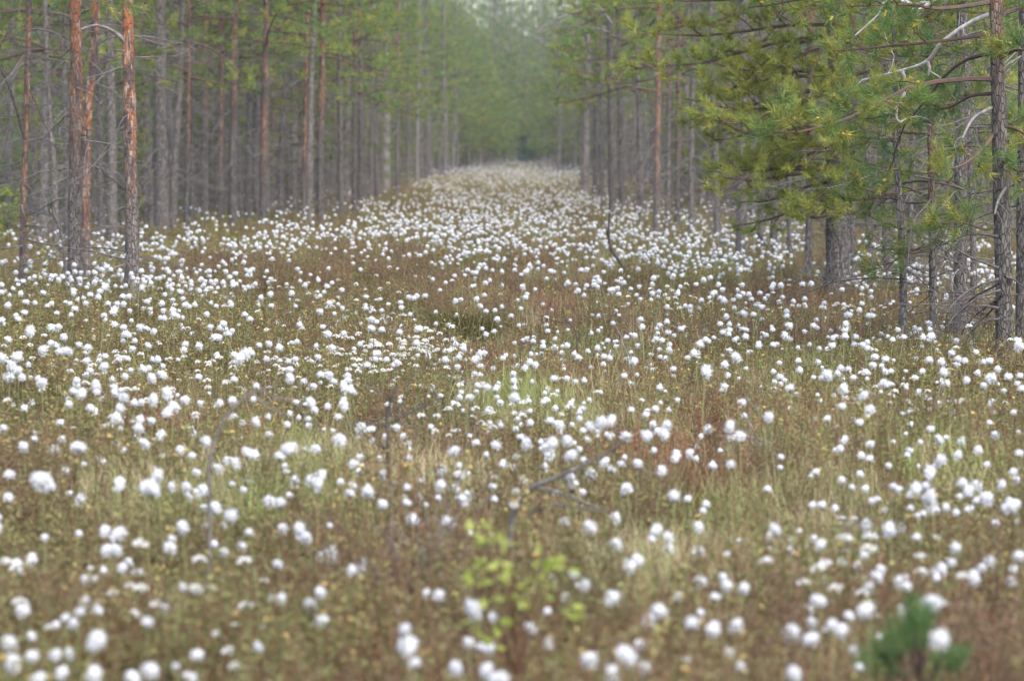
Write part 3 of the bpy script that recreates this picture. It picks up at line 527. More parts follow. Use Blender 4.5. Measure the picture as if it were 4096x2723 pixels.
limb_from_px(t, b, d+.3, q((1130,315),(1150,400),(1110,470),(1105,530),(1125,550)), .013, .006, 'dead_limb', M_white, .1, 2, 22, 'bleached white hanging end of limb')
limb_from_px(t, b, d+.25, q((1245,275),(1252,310),(1245,340)), .011, .006, 'dead_limb', M_white, .05, 1, 23, 'bleached white stub')
limb_from_px(t, b, d+.2, q((1545,-140),(1350,-60),(1200,50),(1160,12),(1060,6),(1020,70),(920,160)), .016, .005, 'dead_limb', M_white, .3, 3, 24, 'bleached white limb at the top')
limb_from_px(t, b, d, q((1540,480),(1450,530),(1400,620)), .014, .006, 'dead_limb', M_pale, -.3, 5, 25)
limb_from_px(t, b, d-.1, q((1595,840),(1560,900),(1545,960)), .012, .006, 'dead_limb', M_pale, -.1, 2, 26)
for k, p in enumerate((((1560,1250),(1450,1290),(1380,1340),(1330,1400)), ((1570,1300),(1480,1330),(1390,1390),(1320,1470)), ((1560,1380),(1480,1370),(1400,1400),(1340,1500)),
        ((1560,1200),(1430,1150),(1330,1090),(1290,1100)), ((1570,1430),(1500,1440),(1430,1490)), ((1560,1060),(1430,1050),(1310,1100)), ((1570,1330),(1520,1400),(1470,1450)), ((1590,1240),(1640,1260),(1720,1330)), ((1550,1280),(1440,1340),(1380,1430)), ((1560,1340),(1450,1420),(1390,1500)))):
    limb_from_px(t, b, d-.15, q(*p), .010, .0025, 'dead_limb', M_twig, -.35+.1*k, 16, 30+k)

# ------------------------------------------------------------------ pines nothing in the photo tells apart
def filler(x, y, young, rng, label, group):
    z = float(gz(x, y))-.05
    t = thing('pine_tree', label, 'pine tree', (x, y, z), (rng.normal(0, .015), rng.normal(0, .015), rng.random()*6.28), group)
    k = rng.integers(0, 4); s = rng.uniform(.85, 1.12)
    tr = obj('trunk', (TRUNKY if young else TRUNKT)[k], t, scale=((s*rng.uniform(.65, 1.25),)*2+(s,)))
    tr['orange_from'] = float(rng.choice([1.2, 2.6, 4, 9, 9, 9, 9])) if not young else 3.0
    tr['orange_amount'] = .55; tr['bark_tone'] = float(rng.uniform(.8, 1.25))
    obj('crown', (YOUNG if young else TALL)[k], t, scale=(s,)*3, rot=(0, 0, rng.random()*6.28))
    if young: obj('dead_crown', DEADY[rng.integers(0, 3)], t, scale=(s,)*3)
    else: obj('dead_crown', DEAD[rng.integers(0, 5)], t, scale=(s,)*3, rot=(0, 0, rng.random()*6.28))
rng = np.random.default_rng(42)
def free(x, y, m=.75):
    return all((x-a)**2+((y-b)*.5)**2 > m*m for a, b in used)
cnt = [0, 0]
def half(y): return 4.55 if y < 150 else 4.55-(min(y, 310)-150)/160*3.2
for side in (-1, 1):
    n = 0; tries = 0
    while n < NFILL and tries < 20000:
        tries += 1
        y = 44+86*rng.random()**.9
        w = .128*y+1.0; lo = half(y)+(0.0 if y > 70 else .3)
        if w < lo: continue
        x = axis(y)+side*rng.uniform(lo, max(w, lo+.1))
        if not free(x, y, .8): continue
        px, py = project(x, y, .3)
        young = rng.random() < .5
        if y < 78 and not young or y < 62 and px < 900: continue
        if y < 62 and n > 40: continue
        used.append((x, y)); n += 1; cnt[young] += 1
        s = 'left' if side < 0 else 'right'
        filler(x, y, young, rng, f"{'bushy young green pine' if young else 'slender tall pine'} among many alike deep in the {s} side forest",
               f"{'young' if young else 'tall'} pines deep in the {s} side forest")
print('fillers', cnt)

# ------------------------------------------------------------------ scattered stuff
PROTO = {}
def proto_col(name, meshes):
    c = bpy.data.collections.new(name)
    for i, me in enumerate(meshes): obj(f'{name}_{i:02d}', me, col=c)
    return c
def scatter(name, label, P, rot, scl, idx, col, mat):
    P = np.asarray(P); me = bpy.data.meshes.new(name); me.vertices.add(len(P)); me.vertices.foreach_set('co', P.ravel().astype(np.float32))
    a = me.attributes.new('spin', 'FLOAT_VECTOR', 'POINT'); a.data.foreach_set('vector', np.asarray(rot).ravel().astype(np.float32))
    scl = np.asarray(scl, float); scl = np.repeat(scl[:, None], 3, 1) if scl.ndim == 1 else scl
    a = me.attributes.new('size', 'FLOAT_VECTOR', 'POINT'); a.data.foreach_set('vector', scl.ravel().astype(np.float32))
    a = me.attributes.new('pick', 'INT', 'POINT'); a.data.foreach_set('value', np.asarray(idx).astype(np.int32))
    me.materials.append(mat)
    o = obj(name, me); o['kind'] = 'stuff'; o['label'] = label
    ng = bpy.data.node_groups.new(name, 'GeometryNodeTree')
    ng.interface.new_socket('Geometry', in_out='INPUT', socket_type='NodeSocketGeometry'); ng.interface.new_socket('Geometry', in_out='OUTPUT', socket_type='NodeSocketGeometry')
    gi = ng.nodes.new('NodeGroupInput'); go = ng.nodes.new('NodeGroupOutput'); ip = ng.nodes.new('GeometryNodeInstanceOnPoints'); ci = ng.nodes.new('GeometryNodeCollectionInfo')
    ci.inputs['Collection'].default_value = col; ci.inputs['Separate Children'].default_value = True; ci.inputs['Reset Children'].default_value = True
    ip.inputs['Pick Instance'].default_value = True
    for nm, ty, sock in (('spin', 'FLOAT_VECTOR', 'Rotation'), ('size', 'FLOAT_VECTOR', 'Scale'), ('pick', 'INT', 'Instance Index')):
        na = ng.nodes.new('GeometryNodeInputNamedAttribute'); na.data_type = ty; na.inputs['Name'].default_value = nm
        ng.links.new(na.outputs['Attribute'], ip.inputs[sock])
    ng.links.new(gi.outputs[0], ip.inputs['Points']); ng.links.new(ci.outputs[0], ip.inputs['Instance']); ng.links.new(ip.outputs[0], go.inputs[0])
    md = o.modifiers.new('scatter', 'NODES'); md.node_group = ng
    return o
# ---- plants of the ground cover
OCT = np.array([(1, 0, 0), (-1, 0, 0), (0, 1, 0), (0, -1, 0), (0, 0, 1), (0, 0, -1)], float)
OCF = [(0, 2, 4), (2, 1, 4), (1, 3, 4), (3, 0, 4), (2, 0, 5), (1, 2, 5), (3, 1, 5), (0, 3, 5)]
def shrub(seed, ns, h0, h1, rad, nl, ll, lw, mats, buds=.0, budr=.006, hug=.5):
    rng = np.random.default_rng(seed); mb = Mesh()
    for _ in range(ns):
        a = rng.random()*6.28; rr = rad*math.sqrt(rng.random()); h = rng.uniform(h0, h1)
        b = np.array((rr*math.cos(a), rr*math.sin(a), 0)); le = rng.normal(0, .10, 2)
        P = np.array([b, b+np.array((le[0]*h*.5, le[1]*h*.5, h*.55)), b+np.array((le[0]*h*1.5, le[1]*h*1.5, h))])
        tube(mb, P, [.0022, .0018, .0012], 3, 1)
        n = nl; t = rng.uniform(.35, 1.02, n); ph = rng.random(n)*6.28
        p = np.stack([np.interp(t, (0, .55, 1), P[:, k]) for k in range(3)], 1)
        el = rng.uniform(-.5, .7, n)+(t-.6)*1.6*hug
        d = np.stack((np.cos(ph)*np.cos(el), np.sin(ph)*np.cos(el), np.sin(el)), 1)
        L = ll*rng.uniform(.6, 1.2, (n, 1)); s = unit(np.cross(d, rng.normal(size=(n, 3))))*lw/2
        V = np.stack((p, p+d*L*.45+s, p+d*L, p+d*L*.45-s), 1)
        mb.add(V, quads=np.arange(4*n).reshape(-1, 4), mat=0)
        if rng.random() < buds:
            r = budr*rng.uniform(.7, 1.4); mb.add(P[2]+np.array((0, 0, r))+OCT*np.array((r, r, r*1.3)), tris=OCF, mat=2)
            for _k in range(2):
                r2 = r*.75; mb.add(P[2]+rng.normal(0, r*.9, 3)+OCT*r2, tris=OCF, mat=2)
    return mb.mesh('shrub', mats, False)
def grass(seed, nb, l0, l1, rad, mat, w=.003, arch=.8):
    rng = np.random.default_rng(seed); mb = Mesh()
    for _ in range(nb):
        a = rng.random()*6.28; rr = rad*math.sqrt(rng.random()); b = np.array((rr*math.cos(a), rr*math.sin(a), 0))
        az = rng.random()*6.28; l = rng.uniform(l0, l1); bend = rng.uniform(.1, arch); d = np.array((math.cos(az), math.sin(az), 0)); s = np.array((-d[1], d[0], 0))*w/2
        P = [b]; ang = rng.uniform(.02, .3)
        for k in range(3):
            P.append(P[-1]+(d*math.sin(ang)+np.array((0, 0, math.cos(ang))))*l/3); ang += bend*.7
        V = [P[0]-s, P[0]+s, P[1]-s, P[1]+s, P[2]-s*.7, P[2]+s*.7, P[3]]
        mb.add(V, quads=[(0, 1, 3, 2), (2, 3, 5, 4)], tris=[(4, 5, 6)], mat=0)
    return mb.mesh('grass', [mat], False)
def blossom(seed):
    rng = np.random.default_rng(seed); mb = Mesh()
    h = .34; tube(mb, [(0, 0, 0), (.01, 0, h*.5), (0, .005, h-.01)], [.002, .002, .0015], 3, 1)
    for _ in range(26):
        v = unit(rng.normal(size=3)); v[2] = abs(v[2])*.75; p = np.array((0, 0, h))+v*np.array((.019, .019, .021)); r = rng.uniform(.0035, .006)
        mb.add(p+OCT*r*np.array((1, 1, .8)), tris=OCF, mat=0)
    for _ in range(14):
        a = rng.random()*6.28; d = np.array((math.cos(a), math.sin(a), rng.uniform(-.6, .2))); p = np.array((0, 0, h*rng.uniform(.7, .98))); s = np.array((-d[1], d[0], 0))*.003
        mb.add([p, p+d*.014+s, p+d*.03, p+d*.014-s], quads=[(0, 1, 2, 3)], mat=2)
    return mb.mesh('blossom', [M_flor, M_rust, M_ledleaf], False)
C_led = proto_col('labrador_tea', [shrub(10+i, 13, .17, .34, .13, 20, .028, .006, [M_ledleaf, M_rust, M_bud], .13, .0066) for i in range(5)])
C_hea = proto_col('brown_heath', [shrub(30+i, 22, .12, .30, .13, 16, .013, .005, [M_heath, M_rust, M_bud], .04, .004, 1.2) for i in range(4)])
C_red = proto_col('rusty_heath', [shrub(50+i, 22, .10, .28, .13, 16, .014, .005, [M_redh, M_rust, M_bud], .03, .004, 1.2) for i in range(3)])
C_gre = proto_col('green_sedge', [grass(70+i, 60, .13, .33, .11, M_green, arch=1.0) for i in range(4)])
C_dry = proto_col('dry_sedge', [grass(80+i, 60, .12, .32, .12, M_dry, arch=1.4) for i in range(4)])
C_blo = proto_col('blossom', [blossom(90+i) for i in range(4)])
# ---- where which plant grows: patches (x, y, rx, ry, species weights) in ground space, found through the photograph
SP = ['led', 'hea', 'red', 'gre', 'dry']
PATCH = [((1350,1090),(650,110),(1.5,8,.8,.2,.1)), ((3350,1200),(520,90),(1.5,5,.3,.5,.3)), ((1600,2180),(380,150),(1,5,.8,.3,.3)), ((3900,2480),(260,220),(.5,6,1,.2,.2)),
 ((1450,2640),(420,120),(1.5,3,2,.2,1)), ((2180,1150),(260,130),(.3,1.5,2,.6,2.5)), ((2800,1750),(300,80),(.5,2,4,1,.5)), ((2830,2190),(90,30),(0,.5,6,.2,.3)), ((800,1660),(230,90),(.3,.5,2,1,3)),
 ((2980,1890),(330,80),(.2,.2,.1,7,1.5)), ((1250,1730),(190,80),(.3,.1,.1,5,2)), ((2900,2120),(400,110),(.3,.8,.8,1.2,5)), ((2650,2320),(300,120),(.4,.8,.4,1.5,5)), ((1300,1850),(380,110),(.5,.3,.2,2,4)),
 ((700,1960),(360,90),(.6,.4,.5,2,4)), ((1600,1850),(330,90),(.5,.5,.3,2,3.5)), ((3350,1980),(330,110),(.7,.8,.6,1.6,3)), ((2400,1450),(560,150),(1,1.2,1,1.6,2)), ((3500,1750),(500,150),(1.3,1.2,.7,1.7,1.2)),
 ((400,2250),(600,380),(6,1.2,.2,.8,.3)), ((500,1350),(700,170),(5,1.2,.3,1,.2)), ((1250,1330),(420,160),(5,2,.3,1.2,.3)), ((2000,700),(400,60),(.6,1,.2,.6,2.5)), ((2100,830),(350,60),(1.2,2.5,.6,.6,1)), ((500,1000),(600,110),(3,1,.3,1.5,.4)),
 ((2700,960),(350,110),(1.6,1.4,.4,1.5,.8)), ((1800,1000),(260,110),(1.5,2,.5,1.4,.8)), ((2300,2450),(500,200),(3,2,.5,.8,.5)), ((3300,2450),(350,200),(2,2.5,.5,1,.8)), ((1980,1330),(120,160),(.6,1.8,.4,2.5,1))]
def species(x, y):
    px, py = project(x, y, .22)
    W = np.tile(np.array((2.0, 1.05, .3, .5, .95))*.4, (len(px), 1))
    for (cx, cy), (rx, ry), w in PATCH:
        gss = np.exp(-((px-cx)/rx)**2-((py-cy)/ry)**2)
        W += gss[:, None]*np.array(w)
    n1 = np.sin(1.9*x+.8*y)+np.sin(2.7*x-1.3*y+2)+np.sin(.9*y+1.1*x+4); n2 = np.sin(2.2*x-.9*y+1)+np.sin(1.2*y+3.1*x)
    W[:, 1] *= np.exp(.35*n1); W[:, 3] *= np.exp(-.35*n1+.25*n2); W[:, 4] *= np.exp(.4*n2); W[:, 2] *= np.exp(-.5*n2)
    W = W**2.0; W /= W.sum(1, keepdims=True); u = R.random(len(px))[:, None]
    return (u > np.cumsum(W, 1)).sum(1).clip(0, 4)
def wedge(y0, y1, dens):
    a = (.128*y1+2.)*2; n = int(dens*a*(y1-y0)); y = R.uniform(y0, y1, n); x = R.uniform(-a/2, a/2, n)
    k = np.abs(x) < .128*y+2.
    return x[k], y[k]
XS, YS, SC = [], [], []
for y0, y1, dn, s in ((8.5, 16, 48, 1), (16, 28, 36, 1), (28, 45, 24, 1.1), (45, 75, 13, 1.25), (75, 120, 6, 1.55), (120, 200, 2.4, 2.0), (200, 380, .8, 2.6)):
    x, y = wedge(y0, y1, dn*COVER); XS.append(x); YS.append(y); SC.append(np.full(len(x), s))
x = np.concatenate(XS); y = np.concatenate(YS); s0 = np.concatenate(SC)
sp = species(x, y); hole = np.exp(-((x-HOLE[0])/.30)**2-((y-HOLE[1])/1.0)**2) > .4
for k, (cn, nm, lab, mat) in enumerate(((C_led, 'labrador_tea_cover', 'olive green low shrubs with yellowish buds covering the bog', M_ledleaf), (C_hea, 'brown_heath_cover', 'brown heathy dwarf shrubs covering the bog', M_heath),
        (C_red, 'rusty_heath_cover', 'rusty red dwarf shrubs in patches on the bog', M_redh), (C_gre, 'green_sedge_cover', 'green sedge grass growing in patches on the bog', M_green), (C_dry, 'dry_sedge_cover', 'straw coloured dry sedge grass on the bog', M_dry))):
    s = (sp == k) & ~hole; n = s.sum()
    P = np.stack((x[s], y[s], gz(x[s], y[s])-.02), 1); rot = np.stack((R.normal(0, .12, n), R.normal(0, .12, n), R.random(n)*6.28), 1)
    sv = R.uniform(.75, 1.25, n); scatter(nm, lab, P, rot, np.stack((s0[s]*sv, s0[s]*sv, sv*np.where(s0[s] > 1.5, .92, 1)), 1), R.integers(0, 5, n), cn, mat)
print('cover', len(x))

# ------------------------------------------------------------------ cotton grass
def head_mesh(seed, hairs=260):
    rng = np.random.default_rng(seed); mb = Mesh(); r = .0205
    nu, nv = 10, 7; V = []; el = rng.choice([.9, 1.05, 1.2, 1.35]); k = rng.normal(0, 1, (4, 3)); lop = unit(rng.normal(size=3))
    def shape(v):
        b = 1+.10*(np.sin(v@k[0]*2.2)+np.sin(v@k[1]*3.1+1))+.07*np.sin(v@k[2]*6)+.14*(v@lop)
        return v*r*b*np.array((1, 1, el))
    for j in range(nv+1):
        th = PI*j/nv
        for i in range(nu): V.append((math.sin(th)*math.cos(2*PI*i/nu), math.sin(th)*math.sin(2*PI*i/nu), math.cos(th)))
    V = np.array(V); Q = [(j*nu+i, j*nu+(i+1) % nu, (j+1)*nu+(i+1) % nu, (j+1)*nu+i) for j in range(nv) for i in range(nu)]
    S = np.array([shape(v) for v in V])*.86; mb.add(S, quads=Q, mat=0)
    d = unit(rng.normal(size=(hairs, 3))); p = np.array([shape(v) for v in d]); s = unit(np.cross(d, rng.normal(size=d.shape)))*.0021
    tip = p*rng.uniform(.95, 1.38, (hairs, 1))+rng.normal(0, .003, (hairs, 3))+lop*r*.12
    mb.add(np.stack((p*.85-s, p*.85+s, tip), 1), tris=np.arange(hairs*3).reshape(-1, 3), mat=0)
    return mb, el*r
def stem_part(mb, tip, mats=(0, 1)):
    P = smoothline([(0, 0, 0), (tip[0]*.25, tip[1]*.25, tip[2]*.5), tip], 6); tube(mb, P, np.linspace(.0024, .0016, 6), 4, mats[0])
    d = unit(P[-1]-P[-2]); tube(mb, [P[-1]-d*.012, P[-1]-d*.002, P[-1]+d*.008], [.0015, .0065, .004], 6, mats[1])
NV = 8; HM, SM, TIP, WHOLE = [], [], [], []
for k in range(NV):
    mb, hh = head_mesh(500+k); HM.append(mb.mesh('seed_head', [MC]))
    tip = np.array((R.normal(0, .045), R.normal(0, .045), .4)); TIP.append(tip)
    mb = Mesh(); stem_part(mb, tip); SM.append(mb.mesh('stem', [M_stem, M_bract]))
for k in range(6):
    mb, hh = head_mesh(600+k, 110); tip = np.array((R.normal(0, .045), R.normal(0, .045), .4))
    for v in mb.V: v += tip+np.array((0, 0, hh*.75))
    stem_part(mb, tip, (1, 2)); WHOLE.append(mb.mesh('cotton_grass', [MC, M_stem, M_bract]))
# clean the list read from the photograph, nearest (lowest, largest) first
hd = []
for x_, y_, s_ in sorted(HEADS, key=lambda h: -h[2]):
    if all(abs(x_-a)+abs(y_-b_) > 12 for a, b_, c in hd): hd.append((x_, y_, s_))
def head_place(x_, y_, s_):
    best = None
    for _ in range(14):
        h = .24+.26*R.random(); d = (EYE-h)*F/max(y_-HZ, 20)
        blur = F*.032*abs(1/d-1/27.); st = max(s_-.42*blur, s_*.6); D = st*d/F
        sc_ = -abs(D-.041)-.01*R.random()
        if best is None or sc_ > best[0]: best = (sc_, h, d, D)
    _, h, d, D = best
    p = at_d(x_, y_, d); return p, min(max(D*(.88 if y_ < 1700 else .96), .025), .050)
placed = [(x_, y_, s_, *head_place(x_, y_, s_)) for x_, y_, s_ in hd]
placed.sort(key=lambda h: -h[4]/h[3][1])
NEAR = placed[:300]; FARH = placed[300:]
# landmark-based labels
LM = [('pale green birch sprig', 2080, 2320), ('small green pine seedling', 3650, 2560), ('bent grey branch', 2230, 1930), ('thin upright dead sapling', 1555, 1800), ('pale weathered stump', 3390, 2090),
      ('bent pale dead stem', 870, 1790), ('twig heap beside the green sedge', 3130, 1820), ('foot of the big limbed pine', 4010, 1420), ('bottom left corner of the photo', 0, 2723), ('tangled bush of bare twigs', 1700, 1650)]
ORD = ['nearest', 'second nearest', 'third nearest', 'fourth nearest', 'fifth nearest', 'sixth nearest']
labels = {}
for nm, lx, ly in LM:
    buckets = {'above': [], 'below': [], 'left of': [], 'right of': []}
    for k, hh in enumerate(NEAR):
        dx, dy = hh[0]-lx, hh[1]-ly
        key = ('right of' if dx > 0 else 'left of') if abs(dx) > abs(dy) else ('below' if dy > 0 else 'above')
        buckets[key].append((math.hypot(dx, dy), k))
    for key, bl in buckets.items():
        for o_, (_, k) in enumerate(sorted(bl)[:6]):
            if k not in labels: labels[k] = f"white cotton head, {ORD[o_]} {key} the {nm}"
bottom = sorted([k for k in range(len(NEAR)) if k not in labels and NEAR[k][1] > 2560], key=lambda k: NEAR[k][0])
NUM = ['first', 'second', 'third', 'fourth', 'fifth', 'sixth', 'seventh', 'eighth', 'ninth', 'tenth', 'eleventh', 'twelfth', 'thirteenth', 'fourteenth', 'fifteenth', 'sixteenth']
def put_head(k, hh):
    x_, y_, s_, p, D = hh; v = k % NV; g0 = float(gz(p[0], p[1]))-.02; h = p[2]-g0; tip = TIP[v]; a = R.random()*6.28; ca, sa = math.cos(a), math.sin(a)
    off = np.array((tip[0]*ca-tip[1]*sa, tip[0]*sa+tip[1]*ca)); f = D/.041; hz_ = h-.014*f
    if hz_ < .06: return
    lab = labels.get(k, 'white cotton grass head on a thin stem, one of many alike among low shrubs')
    t = thing('cotton_grass', lab, 'cotton grass', (p[0]-off[0], p[1]-off[1], g0), (0, 0, a), 'cotton grass heads near the viewer')
    obj('stem', SM[v], t, scale=(1, 1, hz_/.4))
    obj('seed_head', HM[v], t, (tip[0], tip[1], h), (R.normal(0, .45), R.normal(0, .45), R.random()*6), (f*R.uniform(.85, 1.1), f*R.uniform(.85, 1.1), f*R.uniform(.85, 1.15)))
for k, hh in enumerate(NEAR): put_head(k, hh)
# every other head: one mass, those read from the photograph first, then the crowded far swathes
P, S = [], []
for x_, y_, s_, p, D in FARH:
    f = D/.041; P.append((p[0], p[1], p[2]-(.4+.018)*f)); S.append(f)
for _ in range(NEXTRA):
    x_, y_, s_ = hd[R.integers(0, len(hd))]
    if y_ > 1700 and R.random() < .75: continue
    k_ = (y_-HZ)/900; x_ += R.normal(0, 150*k_); y_ += R.normal(5, 60*k_); p, D = head_place(x_, y_, s_*R.uniform(.55, .9))
    f = D/.041*R.uniform(.7, 1); P.append((p[0], p[1], p[2]-(.4+.018)*f-R.uniform(0, .05))); S.append(f)
def swathe(cx, cy, rx, ry, n):
    global P, S
    for _ in range(n):
        a = R.random()*6.28; r_ = math.sqrt(R.random()); x_ = cx+rx*r_*math.cos(a); y_ = cy+ry*r_*math.sin(a)
        d = (EYE-.36)*F/max(y_-HZ, 26)
        if d > 420: continue
        xw = (x_-CX)/F*d; f = R.uniform(.75, 1.15)
        P.append((xw, d, float(gz(xw, d))+R.uniform(-.06, .08)+(.07 if d > 110 else 0))); S.append(f)
for a in SWATHES: swathe(*a)
P = np.array(P); n = len(P)
scatter('distant_cotton_grass', 'countless white cotton grass heads crowding the far part of the ride', P, np.stack((R.normal(0, .08, n), R.normal(0, .08, n), R.random(n)*6.28), 1), S, R.integers(0, 6, n), proto_col('cotton', WHOLE), MC)
# labrador tea flower clusters between them
bx, by = [], []
for cx, cy, rx, ry, n in BLOSSOMS:
    for _ in range(int(n*.5)):
        d = (EYE-.33)*F/(R.normal(cy, ry)-HZ)
        if 8.5 < d < 120: bx.append((R.normal(cx, rx)-CX)/F*d); by.append(d)
bx = np.array(bx); by = np.array(by); n = len(bx)
scatter('labrador_tea_blossom', 'flat cream white flower clusters of low bog shrubs', np.stack((bx, by, gz(bx, by)+R.uniform(-.04, .02, n)), 1), np.stack((R.normal(0, .1, n), R.normal(0, .1, n), R.random(n)*6.28), 1), R.uniform(.6, 1.15, n), R.integers(0, 4, n), C_blo, M_flor)
print('far heads', len(P), 'near', len(NEAR), 'labels', len(labels), 'blossoms', n)

# ------------------------------------------------------------------ far forest closing the ride
rng = np.random.default_rng(9); pts = []
for _ in range(20000):
    y = 75+355*rng.random()**.95; x_ = rng.uniform(-.128*y-3, .128*y+3)
    hw = half(y)
    if abs(x_-axis(y)) < (hw if y < 352 else 0): continue
    if rng.random() < .45 and abs(x_-axis(y)) > 16: continue
    if not free(x_, y, .7): continue
    pts.append((x_, y))
    if len(pts) >= NFAR: break
pts = np.array(pts); n = len(pts)
for me in TALL+YOUNG: pass
far_protos = []
for k in range(4):                       # bare, dead pines between the green ones
    rr = np.random.default_rng(700+k); mbd = Mesh(); Hh = rr.uniform(6.5, 9.5); pth = np.stack((np.cumsum(rr.normal(0, .06, 7)), np.cumsum(rr.normal(0, .06, 7)), np.linspace(0, Hh, 7)), 1)
    tube(mbd, smoothline(pth, 24), np.linspace(.085, .02, 24), 7, 0, .06, rr)
    for _ in range(60): dead_branch(rr, mbd, (0, 0, rr.uniform(.4, Hh*.9)), rr.random()*6.28, rr.uniform(-.3, .5), rr.uniform(.4, 1.3), .011, 0, 1.6)
    far_protos.append(mbd.mesh('far_pine', [M_far]))
for k in range(4):
    for tm, cm in ((TRUNKT[k], TALL[k]), (TRUNKY[k], YOUNG[k])):
        bmv = bpy.data.meshes.new('far_pine')
        import bmesh
        bm = bmesh.new(); bm.from_mesh(cm); n0 = len(bm.faces); bm.from_mesh(tm); bm.faces.ensure_lookup_table()
        for f_ in bm.faces[n0:]: f_.material_index = 4
        bm.to_mesh(bmv); bm.free()
        for m_ in (M_limb, M_needle, M_needle_y, M_cone, M_far): bmv.materials.append(m_)
        far_protos.append(bmv)
fy = pts[:, 1]; fi = np.where(rng.random(n) < np.where(fy > 210, .06, FBARE), rng.integers(0, 4, n), rng.integers(4, 12, n))
ygreen = (fy > 230) & (rng.random(n) < .6); fi[ygreen] = 5+2*rng.integers(0, 4, ygreen.sum())
sv = rng.uniform(.85, 1.15, n)*np.where(ygreen, 1.75, np.where(fy > 330, 1.7, np.where(fy > 250, 1.2, 1))); wide = np.where(fy > 200, 1.35, 1.15); fs = np.stack((sv*wide, sv*wide, sv), 1)
scatter('far_pine_forest', 'hazy mass of far pines closing the end of the ride', np.stack((pts[:, 0], pts[:, 1], gz(pts[:, 0], pts[:, 1])-.05), 1), np.stack((rng.normal(0, .015, n), rng.normal(0, .015, n), rng.random(n)*6.28), 1), fs, fi, proto_col('far_pine', far_protos), M_needle)

y = 338.; x_ = at_d(2105, 600, y)[0]; rng = np.random.default_rng(31)
t = thing('spruce_tree', 'dark blue hazy gap at the far end of the ride, shaped as a bush', 'spruce', (x_, y, float(gz(x_, y))))  # added bush shape, its blue stands in for a shaded, hazy opening
mb = Mesh(); tube(mb, [(0, 0, 0), (0, 0, 1.0), (0, 0, 2.0)], [.06, .04, .01], 6, 0); obj('trunk', mb.mesh('trunk', [M_dark]), t)
mb = Mesh(); q_ = 5000; hh = rng.random(q_)**1.1*2.1+.05; rr = (.95*(1-(hh/2.4)**2)*(1+.25*np.sin(hh*9))+.05)*np.sqrt(rng.random(q_)); a_ = rng.random(q_)*6.283
p = np.stack((rr*np.cos(a_), rr*np.sin(a_), hh), 1); d_ = np.stack((np.cos(a_), np.sin(a_), np.full(q_, -.2)), 1); s_ = np.stack((-np.sin(a_), np.cos(a_), a_*0), 1)*.03
mb.add(np.stack((p-s_, p+s_, p+d_*.22), 1), tris=np.arange(q_*3).reshape(-1, 3)); obj('crown', mb.mesh('crown', [M_spruce], False), t)
# ------------------------------------------------------------------ single things in the field
def traced(name, label, cat, lines, d, mat, twigs=0, seed=0, dd=0., part='stem'):
    base = at_d(*lines[0][0][0], d); base[2] = float(gz(base[0], d))
    t = thing(name, label, cat, base); rng = np.random.default_rng(seed+60)
    for k, (pts, r0, r1) in enumerate(lines):
        n = len(pts); Pw = np.array([at_d(a, c, d+dd*i/(n-1)) for i, (a, c) in enumerate(pts)])-base
        if k == 0: Pw = np.vstack(([Pw[0]*np.array((1, 1, 0))+np.array((0, 0, -.05))], Pw))
        Pw = smoothline(Pw, 5*len(Pw)); mb = Mesh(); tube(mb, Pw, np.linspace(r0, r1, len(Pw)), 7, 0, .05, rng)
        if k == 0 or twigs > 8:
            for _ in range(twigs):
                j = rng.integers(len(Pw)//3, len(Pw)); dr = unit(unit(Pw[j]-Pw[j-1])+rng.normal(0, .7, 3)); Q = [Pw[j]]; l = rng.uniform(.06, .28)
                for _k in range(4): dr = unit(dr+rng.normal(0, .3, 3)); Q.append(Q[-1]+dr*l/4)
                tube(mb, Q, np.linspace(r1, .001, 5), 3, 0)
        obj(part if k == 0 else 'side_branch', mb.mesh(part, [mat]), t)
    return t
traced('dead_branch', 'bent grey dead branch arching up out of the shrubs, out of focus', 'branch',
       [([(2045,2110),(2080,2015),(2130,1950),(2250,1900),(2350,1855),(2440,1805),(2520,1745)], .013, .003), ([(2130,1950),(2210,1965),(2290,1990),(2430,2045)], .007, .003), ([(2255,1905),(2275,1930),(2288,1965)], .006, .008),
        ([(2110,2060),(2180,2030),(2280,2020),(2400,2050)], .005, .003)], 13.6, M_dead, 5, 1, -.3)
traced('dead_sapling', 'thin upright dead sapling with faint bare side twigs in the open field', 'sapling',
       [([(1568,2010),(1556,1900),(1553,1760),(1548,1680),(1565,1600),(1590,1540)], .012, .005), ([(1553,1690),(1620,1660),(1740,1600)], .005, .002), ([(1555,1660),(1600,1620),(1640,1560)], .004, .002)], 15.6, M_dark, 7, 2)
traced('dead_stalk', 'pale blurred dead stem bending over to the right in the left field', 'dead stem',
       [([(838,1990),(840,1850),(875,1720),(940,1625),(1010,1570),(1100,1545)], .006, .003)], 12.2, M_dead, 3, 3)
traced('dead_snag', 'curved dark dead sapling standing right of the ride in front of a grey trunk', 'snag',
       [([(2500,1085),(2470,1035),(2442,990),(2435,920),(2438,850)], .024, .010)], 43, M_dark, 4, 4)
traced('leaning_dead_sapling', 'crooked pale lichen covered dead sapling beside the thick left pine', 'sapling',
       [([(266,1165),(262,1090),(249,953),(225,880),(203,820)], .020, .008), ([(249,953),(290,920),(330,905)], .008, .003)], 36, M_dead, 4, 5)
traced('leaning_dead_stick', 'dark dead stick slanting down under the outer boughs of the leafy pine', 'stick',
       [([(3130,1052),(3090,1010),(3050,960),(3020,900)], .016, .007)], 47, M_dark, 4, 6)
traced('thin_dead_twig', 'thin dark wavy dead twig standing in the middle of the right field', 'twig',
       [([(2290,1480),(2300,1430),(2310,1380),(2300,1320),(2260,1275)], .006, .003), ([(2310,1400),(2315,1430),(2290,1460)], .004, .002)], 24, M_dark, 3, 7)
